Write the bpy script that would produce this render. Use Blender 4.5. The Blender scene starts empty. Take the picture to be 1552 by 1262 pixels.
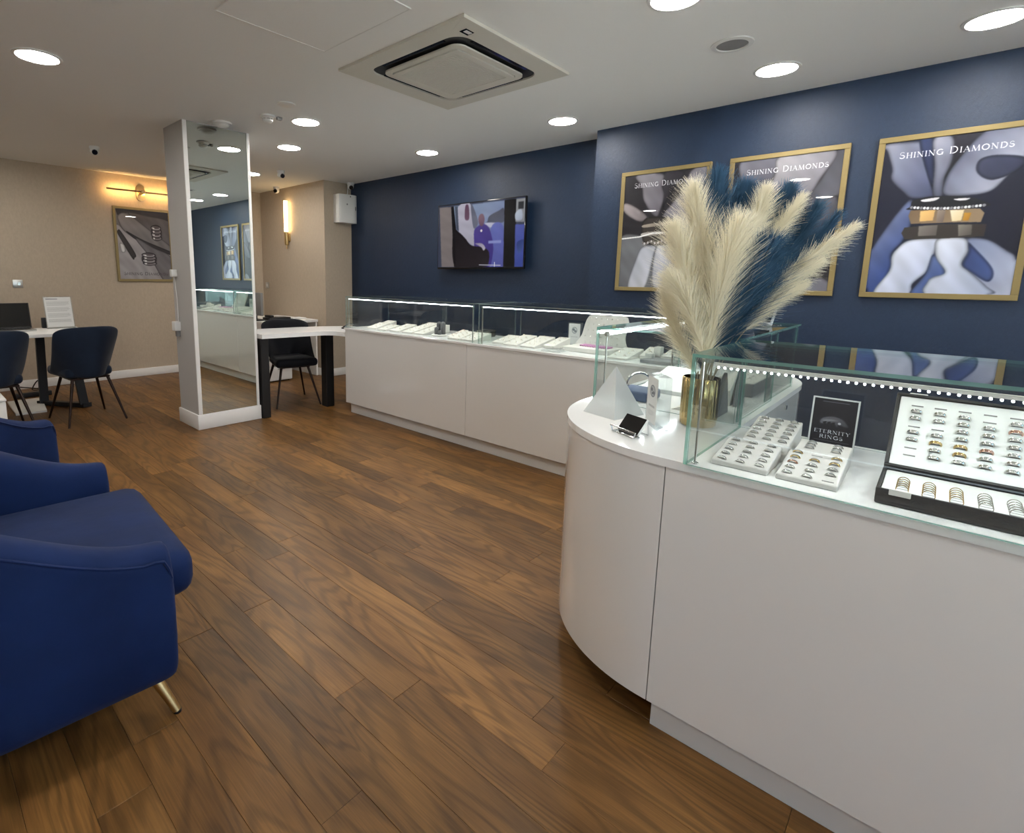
import bpy, bmesh, math, random
import numpy as np
from mathutils import Vector, Matrix

random.seed(7)
rng = np.random.default_rng(7)
S = bpy.context.scene
C = S.collection
PI = math.pi

# ------------------------------------------------------------------ camera, world, light, exposure
cam_d = bpy.data.cameras.new('camera')
cam = bpy.data.objects.new('camera', cam_d)
C.objects.link(cam)
cam_d.sensor_fit = 'HORIZONTAL'
cam_d.sensor_width = 36.0
cam_d.lens = 18.473
cam_d.shift_x = 0.07017
cam_d.shift_y = -0.05327
cam_d.clip_start = 0.02
_r = Vector((0.69225034, -0.72151755, 0.01420902))
_u = Vector((0.10296436, 0.11823747, 0.98763265))
_f = Vector((0.71427432, 0.68222601, -0.15614052))
cam.matrix_world = Matrix(((_r.x, _u.x, -_f.x, 0.0), (_r.y, _u.y, -_f.y, 0.0), (_r.z, _u.z, -_f.z, 1.3), (0, 0, 0, 1)))
S.camera = cam

S.view_settings.view_transform = 'Standard'
S.view_settings.look = 'None'
S.view_settings.gamma = 1.0
S.view_settings.use_curve_mapping = False
S.view_settings.exposure = 0.0
S.cycles.use_denoising = True
S.cycles.max_bounces = 10
S.cycles.transparent_max_bounces = 40
S.cycles.caustics_reflective = False
S.cycles.caustics_refractive = False
S.cycles.sample_clamp_indirect = 6.0

W = bpy.data.worlds.new('overcast_sky')
S.world = W
W.use_nodes = True
_nt = W.node_tree
_bg = _nt.nodes['Background']
_sky = _nt.nodes.new('ShaderNodeTexSky')
_sky.sky_type = 'HOSEK_WILKIE'
_sky.turbidity = 8.0
_sky.ground_albedo = 0.3
_sky.sun_direction = (0.3, 0.5, 0.8)
_nt.links.new(_sky.outputs['Color'], _bg.inputs['Color'])
SKY = 20.0
_bg.inputs['Strength'].default_value = SKY

ROOM_FRONT = -2.3
CEIL = 2.5
def portal(name, x0, x1, z0, z1, y):
    l = bpy.data.lights.new(name, 'AREA')
    l.shape = 'RECTANGLE'
    l.size = x1 - x0
    l.size_y = z1 - z0
    l.cycles.is_portal = True
    o = bpy.data.objects.new(name, l)
    C.objects.link(o)
    o.location = ((x0 + x1) / 2, y, (z0 + z1) / 2)
    o.rotation_euler = (PI / 2, 0, 0)
    return o
WINDOWS = [(-2.0, -0.35), (-0.25, 1.4), (1.5, 3.15)]
for a, b in WINDOWS:
    portal('window_portal', a, b, 0.45, 2.3, ROOM_FRONT - 0.12)

# the sun stands behind the building: it lights the street, whose bounce comes in through the shop windows
_sun = bpy.data.lights.new('sun', 'SUN')
_sun.energy = 120.0
_sun.angle = 0.02
_sun.color = (1.0, 0.97, 0.92)
_so = bpy.data.objects.new('sun', _sun)
C.objects.link(_so)
_so.rotation_euler = (math.radians(-32), 0, math.radians(15))

LAMP = 132.0          # radiance of a downlight diffuser
LAMP_COL = (1.0, 0.955, 0.885)
LED = 60.0           # case strips

# ------------------------------------------------------------------ helpers
def srgb(r, g, b):
    def f(c):
        c /= 255.0
        return c / 12.92 if c <= 0.04045 else ((c + 0.055) / 1.055) ** 2.4
    return (f(r), f(g), f(b), 1.0)

def mat(name, col, rough=0.5, metal=0.0, coat=0.0, coat_rough=0.03, sheen=0.0, spec=0.5, emit=None, estr=0.0,
        bump=None, bump_scale=60.0, vary=0.0, vary_scale=8.0, trans=0.0, alpha=1.0):
    m = bpy.data.materials.new(name)
    m.use_nodes = True
    nt = m.node_tree
    p = nt.nodes['Principled BSDF']
    c = tuple(col) if len(col) == 4 else tuple(col) + (1.0,)
    p.inputs['Base Color'].default_value = c
    p.inputs['Roughness'].default_value = rough
    p.inputs['Metallic'].default_value = metal
    p.inputs['Coat Weight'].default_value = coat
    p.inputs['Coat Roughness'].default_value = coat_rough
    p.inputs['Sheen Weight'].default_value = sheen
    p.inputs['Specular IOR Level'].default_value = spec
    p.inputs['Transmission Weight'].default_value = trans
    if emit:
        p.inputs['Emission Color'].default_value = tuple(emit) + (1.0,) if len(emit) == 3 else emit
        p.inputs['Emission Strength'].default_value = estr
    if vary or bump:
        tc = nt.nodes.new('ShaderNodeTexCoord')
    if vary:
        n = nt.nodes.new('ShaderNodeTexNoise')
        n.inputs['Scale'].default_value = vary_scale
        n.inputs['Detail'].default_value = 4.0
        nt.links.new(tc.outputs['Object'], n.inputs['Vector'])
        mx = nt.nodes.new('ShaderNodeMix')
        mx.data_type = 'RGBA'
        mx.inputs['A'].default_value = tuple(min(1, x * (1 - vary)) for x in c[:3]) + (1,)
        mx.inputs['B'].default_value = tuple(min(1, x * (1 + vary)) for x in c[:3]) + (1,)
        nt.links.new(n.outputs['Fac'], mx.inputs['Factor'])
        nt.links.new(mx.outputs['Result'], p.inputs['Base Color'])
    if bump:
        n2 = nt.nodes.new('ShaderNodeTexNoise')
        n2.inputs['Scale'].default_value = bump_scale
        n2.inputs['Detail'].default_value = 5.0
        nt.links.new(tc.outputs['Object'], n2.inputs['Vector'])
        b = nt.nodes.new('ShaderNodeBump')
        b.inputs['Strength'].default_value = bump
        b.inputs['Distance'].default_value = 0.01
        nt.links.new(n2.outputs['Fac'], b.inputs['Height'])
        nt.links.new(b.outputs['Normal'], p.inputs['Normal'])
    return m

def emitter(name, col, strength):
    m = bpy.data.materials.new(name)
    m.use_nodes = True
    nt = m.node_tree
    nt.nodes.remove(nt.nodes['Principled BSDF'])
    e = nt.nodes.new('ShaderNodeEmission')
    e.inputs['Color'].default_value = tuple(col) + (1.0,)
    e.inputs['Strength'].default_value = strength
    nt.links.new(e.outputs[0], nt.nodes['Material Output'].inputs['Surface'])
    return m

def glass_mat(name, tint, diff=None, diff_w=0.0):
    # clear pane: straight-through transmission plus a Fresnel reflection that is right on both faces of the slab
    m = bpy.data.materials.new(name)
    m.use_nodes = True
    nt = m.node_tree
    nt.nodes.remove(nt.nodes['Principled BSDF'])
    tr = nt.nodes.new('ShaderNodeBsdfTransparent')
    tr.inputs['Color'].default_value = tuple(tint) + (1.0,)
    gl = nt.nodes.new('ShaderNodeBsdfGlossy')
    gl.inputs['Roughness'].default_value = 0.0
    geo = nt.nodes.new('ShaderNodeNewGeometry')
    mr = nt.nodes.new('ShaderNodeMapRange')
    mr.inputs['To Min'].default_value = 1.5
    mr.inputs['To Max'].default_value = 1 / 1.5
    nt.links.new(geo.outputs['Backfacing'], mr.inputs['Value'])
    fr = nt.nodes.new('ShaderNodeFresnel')
    nt.links.new(mr.outputs['Result'], fr.inputs['IOR'])
    base = tr
    if diff:
        df = nt.nodes.new('ShaderNodeBsdfDiffuse')
        df.inputs['Color'].default_value = tuple(diff) + (1.0,)
        m0 = nt.nodes.new('ShaderNodeMixShader')
        m0.inputs[0].default_value = diff_w
        nt.links.new(tr.outputs[0], m0.inputs[1])
        nt.links.new(df.outputs[0], m0.inputs[2])
        base = m0
    mx = nt.nodes.new('ShaderNodeMixShader')
    nt.links.new(fr.outputs[0], mx.inputs[0])
    nt.links.new(base.outputs[0], mx.inputs[1])
    nt.links.new(gl.outputs[0], mx.inputs[2])
    nt.links.new(mx.outputs[0], nt.nodes['Material Output'].inputs['Surface'])
    return m

XF = {}

class MB:
    """collects shapes (in world coordinates) and links them as one mesh object"""
    def __init__(self):
        self.v = []; self.f = []; self.mi = []
    def add(self, verts, faces, mi=0):
        o = len(self.v)
        self.v += [tuple(p) for p in verts]
        for fc in faces:
            self.f.append(tuple(i + o for i in fc)); self.mi.append(mi)
        return self
    def box(self, x0, x1, y0, y1, z0, z1, mi=0, M=None):
        v = [(x, y, z) for z in (z0, z1) for y in (y0, y1) for x in (x0, x1)]
        if M is not None: v = [M @ Vector(p) for p in v]
        return self.add(v, [(0, 2, 3, 1), (4, 5, 7, 6), (0, 1, 5, 4), (2, 6, 7, 3), (0, 4, 6, 2), (1, 3, 7, 5)], mi)
    def pane(self, x0, x1, y0, y1, z0, z1, thin, M=None):
        """slab whose two big faces take material 0 and whose edges take material 1; thin = axis of its thickness"""
        v = [(x, y, z) for z in (z0, z1) for y in (y0, y1) for x in (x0, x1)]
        if M is not None: v = [M @ Vector(p) for p in v]
        fs = {'z': [(0, 2, 3, 1), (4, 5, 7, 6)], 'y': [(0, 1, 5, 4), (2, 6, 7, 3)], 'x': [(0, 4, 6, 2), (1, 3, 7, 5)]}
        for k in fs: self.add(v, fs[k], 0 if k == thin else 1)
        return self
    def bm(self, bm, mi=0, M=None):
        bm.verts.index_update()
        v = [(M @ p.co) if M is not None else p.co.copy() for p in bm.verts]
        self.add(v, [tuple(q.index for q in fc.verts) for fc in bm.faces], mi)
        bm.free()
        return self
    def rbox(self, x0, x1, y0, y1, z0, z1, r=0.005, seg=2, mi=0, M=None):
        b = bmesh.new()
        bmesh.ops.create_cube(b, size=1.0)
        for p in b.verts:
            p.co = Vector(((x0 + x1) / 2 + p.co.x * (x1 - x0), (y0 + y1) / 2 + p.co.y * (y1 - y0), (z0 + z1) / 2 + p.co.z * (z1 - z0)))
        bmesh.ops.bevel(b, geom=list(b.edges), offset=r, segments=seg, affect='EDGES', profile=0.5)
        return self.bm(b, mi, M)
    def prism(self, pts, z0, z1, mi=0, M=None):
        n = len(pts)
        v = [(x, y, z0) for x, y in pts] + [(x, y, z1) for x, y in pts]
        if M is not None: v = [M @ Vector(p) for p in v]
        fs = [tuple(range(n - 1, -1, -1)), tuple(range(n, 2 * n))] + [(i, (i + 1) % n, n + (i + 1) % n, n + i) for i in range(n)]
        return self.add(v, fs, mi)
    def tube(self, pts, r, n=8, mi=0, closed=False, flat=1.0):
        pts = [Vector(p) for p in pts]
        k = len(pts)
        rr = r if isinstance(r, (list, tuple)) else [r] * k
        up = None; v = []
        for i, p in enumerate(pts):
            if closed: t = pts[(i + 1) % k] - pts[i - 1]
            else: t = pts[min(i + 1, k - 1)] - pts[max(i - 1, 0)]
            t.normalize()
            if up is None:
                up = Vector((0, 0, 1)) if abs(t.z) < 0.9 else Vector((1, 0, 0))
            a = (up - t * up.dot(t)).normalized()
            b = t.cross(a); up = a
            for j in range(n):
                w = 2 * PI * j / n
                v.append(p + (a * math.cos(w) + b * math.sin(w) * flat) * rr[i])
        fs = []
        for i in range(k if closed else k - 1):
            for j in range(n):
                a0 = i * n; b0 = ((i + 1) % k) * n
                fs.append((a0 + j, a0 + (j + 1) % n, b0 + (j + 1) % n, b0 + j))
        if not closed:
            fs.append(tuple(range(n - 1, -1, -1))); fs.append(tuple((k - 1) * n + j for j in range(n)))
        return self.add(v, fs, mi)
    def cyl(self, p0, p1, r0, r1=None, n=16, mi=0):
        return self.tube([p0, p1], [r0, r0 if r1 is None else r1], n, mi)
    def lathe(self, prof, c=(0, 0, 0), n=24, mi=0, M=None, closed=False):
        if closed: prof = list(prof) + [prof[0]]
        v = []
        for r, z in prof:
            for j in range(n):
                w = 2 * PI * j / n
                p = Vector((c[0] + r * math.cos(w), c[1] + r * math.sin(w), c[2] + z))
                v.append(M @ p if M is not None else p)
        fs = []
        for i in range(len(prof) - 1):
            for j in range(n):
                fs.append((i * n + j, i * n + (j + 1) % n, (i + 1) * n + (j + 1) % n, (i + 1) * n + j))
        if not closed and prof[0][0] > 1e-6: fs.append(tuple(range(n - 1, -1, -1)))
        if not closed and prof[-1][0] > 1e-6: fs.append(tuple((len(prof) - 1) * n + j for j in range(n)))
        return self.add(v, fs, mi)
    def sphere(self, c, r, seg=12, rings=8, mi=0, sc=(1, 1, 1)):
        b = bmesh.new()
        bmesh.ops.create_uvsphere(b, u_segments=seg, v_segments=rings, radius=r)
        for p in b.verts: p.co = Vector((c[0] + p.co.x * sc[0], c[1] + p.co.y * sc[1], c[2] + p.co.z * sc[2]))
        return self.bm(b, mi)
    def build(self, name, mats, parent=None, smooth=None, subdiv=0):
        me = bpy.data.meshes.new(name)
        inv = None
        q = parent
        while q is not None:
            if q.name in XF: inv = XF[q.name].inverted(); break
            q = q.parent
        vs = [inv @ Vector(p) for p in self.v] if inv is not None else self.v
        me.from_pydata([tuple(p) for p in vs], [], self.f)
        mats = mats if isinstance(mats, (list, tuple)) else [mats]
        for m in mats: me.materials.append(m)
        if len(mats) > 1: me.polygons.foreach_set('material_index', self.mi)
        me.validate()
        bmx = bmesh.new(); bmx.from_mesh(me)
        bmesh.ops.remove_doubles(bmx, verts=bmx.verts, dist=1e-6)
        bmesh.ops.recalc_face_normals(bmx, faces=bmx.faces)
        bmx.to_mesh(me); bmx.free()
        if smooth is not None:
            me.shade_smooth()
            if smooth < 180: me.set_sharp_from_angle(angle=math.radians(smooth))
        me.update()
        o = bpy.data.objects.new(name, me)
        C.objects.link(o)
        if parent is not None: o.parent = parent
        if subdiv:
            md = o.modifiers.new('smooth', 'SUBSURF'); md.levels = subdiv; md.render_levels = subdiv
        return o

def thing(name, label, cat, loc=(0, 0, 0), rz=0.0, group=None):
    o = bpy.data.objects.new(name, None)
    C.objects.link(o)
    o.empty_display_size = 0.1
    o.location = loc; o.rotation_euler = (0, 0, rz)
    o['label'] = label; o['category'] = cat
    if group: o['group'] = group
    XF[o.name] = Matrix.Translation(loc) @ Matrix.Rotation(rz, 4, 'Z')
    return o

def tag(o, label, cat, group=None):
    o['label'] = label; o['category'] = cat
    if group: o['group'] = group
    return o

def struct(o):
    o['kind'] = 'structure'
    return o

def dup(root, loc, rz=0.0, label=None, group=None):
    r = root.copy(); C.objects.link(r)
    r.location = loc; r.rotation_euler = (0, 0, rz)
    if label: r['label'] = label
    if group: r['group'] = group
    for ch in list(root.children):
        c = ch.copy(); C.objects.link(c); c.parent = r
        for g in ch.children:
            d = g.copy(); C.objects.link(d); d.parent = c
    XF[r.name] = Matrix.Translation(loc) @ Matrix.Rotation(rz, 4, 'Z')
    return r

def spline(pts, n=8, closed=False):
    P = [np.array(p, float) for p in pts]; k = len(P); out = []
    for i in range(k if closed else k - 1):
        p0 = P[(i - 1) % k] if (closed or i > 0) else 2 * P[0] - P[1]
        p1 = P[i]; p2 = P[(i + 1) % k]
        p3 = P[(i + 2) % k] if (closed or i + 2 < k) else 2 * P[-1] - P[-2]
        for j in range(n):
            t = j / n
            out.append(0.5 * (2 * p1 + (p2 - p0) * t + (2 * p0 - 5 * p1 + 4 * p2 - p3) * t * t + (3 * p1 - p0 - 3 * p2 + p3) * t ** 3))
    if not closed: out.append(P[-1])
    return out

def arc(cx, cy, r, a0, a1, n):
    return [(cx + r * math.cos(a0 + (a1 - a0) * i / n), cy + r * math.sin(a0 + (a1 - a0) * i / n)) for i in range(n + 1)]

ORD = ['first', 'second', 'third', 'fourth', 'fifth', 'sixth', 'seventh', 'eighth', 'ninth', 'tenth', 'eleventh', 'twelfth']

# ------------------------------------------------------------------ flat prints (posters, screen, cards) painted as pixels by rule
def blur(a, r):
    if r <= 0: return a
    for ax in (0, 1):
        k = 2 * r + 1
        p = np.concatenate([np.repeat(np.take(a, [0], ax), r, ax), a, np.repeat(np.take(a, [-1], ax), r, ax)], ax)
        c = np.cumsum(p, ax); z = np.zeros_like(np.take(c, [0], ax))
        c = np.concatenate([z, c], ax)
        n = a.shape[ax]
        a = (np.take(c, range(k, k + n), ax) - np.take(c, range(0, n), ax)) / k
    return a

class Print:
    def __init__(self, w, h, col):
        self.w, self.h = w, h
        self.a = np.ones((h, w, 3)) * np.array(col, float)
        yy, xx = np.mgrid[0:h, 0:w]
        self.X = (xx + 0.5) / w; self.Y = (yy + 0.5) / h
    def mask(self, pts):
        m = np.zeros((self.h, self.w), bool)
        k = len(pts)
        for i in range(k):
            x0, y0 = pts[i]; x1, y1 = pts[(i + 1) % k]
            if y0 == y1: continue
            c = ((self.Y >= y0) != (self.Y >= y1)) & (self.X < x0 + (self.Y - y0) * (x1 - x0) / (y1 - y0))
            m ^= c
        return m.astype(float)
    def poly(self, pts, c0, c1, smooth=True, soft=1, edge=0.0, streak=0.0, along=None):
        p = spline(pts, 6, True) if smooth else pts
        m0 = self.mask(p); m = blur(blur(m0, soft), soft)
        xs = [q[0] for q in p]; ys = [q[1] for q in p]
        if along is None: along = (0.75, 0.65)
        d = self.X * along[0] + self.Y * along[1]
        dd = d[m0 > 0]
        if dd.size == 0: return
        t = np.clip((d - dd.min()) / max(1e-6, dd.max() - dd.min()), 0, 1)[..., None]
        col = np.array(c0, float) * (1 - t) + np.array(c1, float) * t
        if edge:
            e = blur(blur(m0, 7), 7)
            col = col * (1 - edge * (1 - np.clip(2 * e - 1, 0, 1)))[..., None]
        if streak:
            f = np.sin(24 * (self.X * along[1] - self.Y * along[0]) + 3 * np.sin(7 * d)) * 0.5 + np.sin(61 * (self.X * along[1] - self.Y * along[0])) * 0.25
            col = col * (1 + streak * f)[..., None]
        self.a = self.a * (1 - m[..., None]) + col * m[..., None]
    def disc(self, x, y, rx, ry, col, w=1.0):
        d = ((self.X - x) / rx) ** 2 + ((self.Y - y) / ry) ** 2
        m = np.clip((1.15 - d) * 4, 0, 1)[..., None] * w
        self.a = self.a * (1 - m) + np.array(col, float) * m
    def stroke(self, x0, y0, x1, y1, t0, t1, col, asp):
        # asp = height / width of the print; thickness in units of its width
        ax, ay, bx, by = x0, y0 * asp, x1, y1 * asp
        px, py = self.X, self.Y * asp
        L = (bx - ax) ** 2 + (by - ay) ** 2 + 1e-12
        t = np.clip(((px - ax) * (bx - ax) + (py - ay) * (by - ay)) / L, 0, 1)
        d = np.hypot(px - ax - t * (bx - ax), py - ay - t * (by - ay))
        r = t0 + (t1 - t0) * t
        m = np.clip((r - d) * self.w + 0.5, 0, 1)[..., None]
        self.a = self.a * (1 - m) + np.array(col, float) * m
    def text(self, s, x, y, h, col, width=None, small=0.78, slope=0.0, asp=1.0, weight=1.0):
        """Roman capitals drawn as thick and thin strokes; first letter of a word tall; (x, y) = left end of the baseline"""
        def adv(ch): return GL[ch][0]
        tot = 0.0; first = True; lay = []
        for ch in s:
            if ch == ' ': tot += 0.45; first = True; continue
            k = 1.0 if first else small
            lay.append((ch, tot, k)); tot += (adv(ch) + 0.16) * k; first = False
        sx = (width / tot) if width else h / asp * asp
        for ch, o, k in lay:
            for (ax, ay, bx, by, w) in GL[ch][1]:
                X0 = x + (o + ax * k) * sx; X1 = x + (o + bx * k) * sx
                Y0 = y - ay * k * h + slope * (X0 - x); Y1 = y - by * k * h + slope * (X1 - x)
                tw = (0.075 if w else 0.032) * h * asp * weight
                self.stroke(X0, Y0, X1, Y1, tw, tw, col, asp)
    def image(self, name):
        im = bpy.data.images.new(name, self.w, self.h)
        px = np.ones((self.h, self.w, 4), np.float32)
        px[..., :3] = np.clip(self.a[::-1] / 255.0, 0, 1)
        im.pixels.foreach_set(px.ravel())
        im.update(); im.pack()
        return im

def _arcst(cx, cy, rx, ry, a0, a1, n, w):
    o = []
    for i in range(n):
        t0 = math.radians(a0 + (a1 - a0) * i / n); t1 = math.radians(a0 + (a1 - a0) * (i + 1) / n)
        o.append((cx + rx * math.cos(t0), cy + ry * math.sin(t0), cx + rx * math.cos(t1), cy + ry * math.sin(t1), w if not isinstance(w, list) else w[i]))
    return o
def _serif(x, y, d=0.1): return (x - d, y, x + d, y, 0)
GL = {
 'S': (0.52, _arcst(0.26, 0.74, 0.2, 0.24, 25, 270, 8, 0) + _arcst(0.26, 0.26, 0.23, 0.25, 90, -155, 8, 1)),
 'H': (0.74, [(0.12, 0, 0.12, 1, 1), (0.62, 0, 0.62, 1, 1), (0.12, 0.52, 0.62, 0.52, 0)] + [_serif(x, y) for x in (0.12, 0.62) for y in (0, 1)]),
 'I': (0.24, [(0.12, 0, 0.12, 1, 1), _serif(0.12, 0), _serif(0.12, 1)]),
 'N': (0.8, [(0.12, 0, 0.12, 1, 0), (0.66, 0, 0.66, 1, 0), (0.12, 1, 0.66, 0, 1), _serif(0.12, 0), _serif(0.08, 1, 0.07), _serif(0.66, 1)]),
 'G': (0.78, _arcst(0.42, 0.5, 0.36, 0.5, 50, 320, 10, 1) + [(0.7, 0.05, 0.7, 0.42, 1), _serif(0.68, 0.43, 0.12)]),
 'D': (0.78, [(0.12, 0, 0.12, 1, 1), (0.05, 1, 0.32, 1, 0), (0.05, 0, 0.32, 0, 0)] + _arcst(0.32, 0.5, 0.38, 0.5, -90, 90, 10, 1)),
 'A': (0.72, [(0.05, 0, 0.36, 1, 0), (0.36, 1, 0.67, 0, 1), (0.17, 0.36, 0.55, 0.36, 0), _serif(0.05, 0, 0.08), _serif(0.67, 0, 0.09)]),
 'M': (0.94, [(0.1, 0, 0.16, 1, 0), (0.16, 1, 0.46, 0.02, 1), (0.46, 0.02, 0.78, 1, 0), (0.78, 1, 0.84, 0, 1), _serif(0.1, 0, 0.08), _serif(0.84, 0, 0.09)]),
 'O': (0.84, _arcst(0.42, 0.5, 0.37, 0.5, 0, 360, 16, 1)),
 'E': (0.58, [(0.12, 0, 0.12, 1, 1), (0.04, 1, 0.5, 1, 0), (0.04, 0, 0.53, 0, 0), (0.12, 0.52, 0.4, 0.52, 0), (0.5, 1, 0.5, 0.84, 0), (0.53, 0, 0.53, 0.17, 0)]),
 'T': (0.64, [(0.32, 0, 0.32, 1, 1), (0.02, 1, 0.62, 1, 0), (0.02, 1, 0.02, 0.84, 0), (0.62, 1, 0.62, 0.84, 0), _serif(0.32, 0)]),
 'R': (0.7, [(0.12, 0, 0.12, 1, 1), (0.04, 1, 0.32, 1, 0), (0.12, 0.5, 0.32, 0.5, 0), (0.34, 0.5, 0.66, 0, 1), _serif(0.12, 0), _serif(0.66, 0, 0.06)] + _arcst(0.32, 0.75, 0.22, 0.25, -90, 90, 6, 1)),
 'Y': (0.68, [(0.34, 0, 0.34, 0.48, 1), (0.34, 0.48, 0.04, 1, 1), (0.34, 0.48, 0.64, 1, 0), _serif(0.34, 0), _serif(0.06, 1, 0.08), _serif(0.62, 1, 0.08)]),
}

def image_mat(name, im, rough=0.45, coat=0.0, emit=0.0):
    m = bpy.data.materials.new(name)
    m.use_nodes = True
    nt = m.node_tree
    p = nt.nodes['Principled BSDF']
    t = nt.nodes.new('ShaderNodeTexImage')
    t.image = im; t.interpolation = 'Cubic'
    p.inputs['Roughness'].default_value = rough
    p.inputs['Coat Weight'].default_value = coat
    p.inputs['Coat Roughness'].default_value = 0.0
    p.inputs['Specular IOR Level'].default_value = 0.15
    if emit:
        p.inputs['Base Color'].default_value = (0.004, 0.004, 0.005, 1)
        nt.links.new(t.outputs['Color'], p.inputs['Emission Color'])
        p.inputs['Emission Strength'].default_value = emit
    else:
        nt.links.new(t.outputs['Color'], p.inputs['Base Color'])
    return m

def quad(name, corners, m, parent):
    """flat print; corners TL, TR, BR, BL in world coordinates"""
    inv = Matrix()
    q = parent
    while q is not None:
        if q.name in XF: inv = XF[q.name].inverted(); break
        q = q.parent
    me = bpy.data.meshes.new(name)
    me.from_pydata([tuple(inv @ Vector(c)) for c in corners], [], [(3, 2, 1, 0)])
    uv = me.uv_layers.new(name='UVMap')
    for li, c in zip(me.polygons[0].loop_indices, [(0, 0), (1, 0), (1, 1), (0, 1)]): uv.data[li].uv = c
    me.materials.append(m)
    me.update()
    o = bpy.data.objects.new(name, me); C.objects.link(o)
    if parent is not None: o.parent = parent
    return o
# ------------------------------------------------------------------ materials
def wood_mat():
    m = bpy.data.materials.new('oak_plank')
    m.use_nodes = True
    nt = m.node_tree; L = nt.links.new; N = nt.nodes.new
    p = nt.nodes['Principled BSDF']
    tc = N('ShaderNodeTexCoord'); oi = N('ShaderNodeObjectInfo')
    mul = N('ShaderNodeVectorMath'); mul.operation = 'MULTIPLY_ADD'
    cmb = N('ShaderNodeCombineXYZ')
    for i in range(3): L(oi.outputs['Random'], cmb.inputs[i])
    sc = N('ShaderNodeVectorMath'); sc.operation = 'MULTIPLY'; sc.inputs[1].default_value = (31.0, 47.0, 17.0)
    L(cmb.outputs[0], sc.inputs[0])
    add = N('ShaderNodeVectorMath'); add.operation = 'ADD'
    L(tc.outputs['Object'], add.inputs[0]); L(sc.outputs[0], add.inputs[1])
    # cathedral figure: contour lines of a stretched noise field
    mp = N('ShaderNodeMapping'); mp.inputs['Scale'].default_value = (5.5, 0.75, 1.0)
    L(add.outputs[0], mp.inputs['Vector'])
    n1 = N('ShaderNodeTexNoise'); n1.inputs['Scale'].default_value = 1.0; n1.inputs['Detail'].default_value = 2.5; n1.inputs['Roughness'].default_value = 0.45; n1.inputs['Distortion'].default_value = 0.35
    L(mp.outputs[0], n1.inputs['Vector'])
    m1 = N('ShaderNodeMath'); m1.operation = 'MULTIPLY'; m1.inputs[1].default_value = 95.0
    L(n1.outputs['Fac'], m1.inputs[0])
    s1 = N('ShaderNodeMath'); s1.operation = 'SINE'; L(m1.outputs[0], s1.inputs[0])
    r1 = N('ShaderNodeMapRange'); r1.inputs['From Min'].default_value = -0.2; r1.inputs['From Max'].default_value = 1.0
    L(s1.outputs[0], r1.inputs['Value'])
    # fine pores
    mp2 = N('ShaderNodeMapping'); mp2.inputs['Scale'].default_value = (240.0, 7.0, 1.0)
    L(add.outputs[0], mp2.inputs['Vector'])
    n2 = N('ShaderNodeTexNoise'); n2.inputs['Scale'].default_value = 1.0; n2.inputs['Detail'].default_value = 3.0
    L(mp2.outputs[0], n2.inputs['Vector'])
    # cloudy tone
    mp3 = N('ShaderNodeMapping'); mp3.inputs['Scale'].default_value = (9.0, 2.2, 1.0)
    L(add.outputs[0], mp3.inputs['Vector'])
    n3 = N('ShaderNodeTexNoise'); n3.inputs['Scale'].default_value = 1.0; n3.inputs['Detail'].default_value = 3.0
    L(mp3.outputs[0], n3.inputs['Vector'])
    ramp = N('ShaderNodeValToRGB')
    e = ramp.color_ramp.elements
    e[0].position = 0.25; e[0].color = (0.105, 0.0465, 0.0125, 1)
    e[1].position = 0.75; e[1].color = (0.228, 0.112, 0.032, 1)
    L(n3.outputs['Fac'], ramp.inputs['Fac'])
    tone = N('ShaderNodeMapRange'); tone.inputs['To Min'].default_value = 0.64; tone.inputs['To Max'].default_value = 1.22
    L(oi.outputs['Random'], tone.inputs['Value'])
    g = N('ShaderNodeMapRange'); g.inputs['To Min'].default_value = 1.0; g.inputs['To Max'].default_value = 0.66
    L(r1.outputs['Result'], g.inputs['Value'])
    g2 = N('ShaderNodeMapRange'); g2.inputs['From Min'].default_value = 0.3; g2.inputs['From Max'].default_value = 0.7; g2.inputs['To Min'].default_value = 0.8; g2.inputs['To Max'].default_value = 1.15
    L(n2.outputs['Fac'], g2.inputs['Value'])
    k1 = N('ShaderNodeMath'); k1.operation = 'MULTIPLY'; L(g.outputs[0], k1.inputs[0]); L(g2.outputs[0], k1.inputs[1])
    k2 = N('ShaderNodeMath'); k2.operation = 'MULTIPLY'; L(k1.outputs[0], k2.inputs[0]); L(tone.outputs[0], k2.inputs[1])
    vm = N('ShaderNodeVectorMath'); vm.operation = 'SCALE'
    L(ramp.outputs['Color'], vm.inputs[0]); L(k2.outputs[0], vm.inputs['Scale'])
    L(vm.outputs[0], p.inputs['Base Color'])
    p.inputs['Roughness'].default_value = 0.42
    p.inputs['Specular IOR Level'].default_value = 0.30
    b = N('ShaderNodeBump'); b.inputs['Strength'].default_value = 0.12; b.inputs['Distance'].default_value = 0.002
    L(n2.outputs['Fac'], b.inputs['Height']); L(b.outputs['Normal'], p.inputs['Normal'])
    return m

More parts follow.
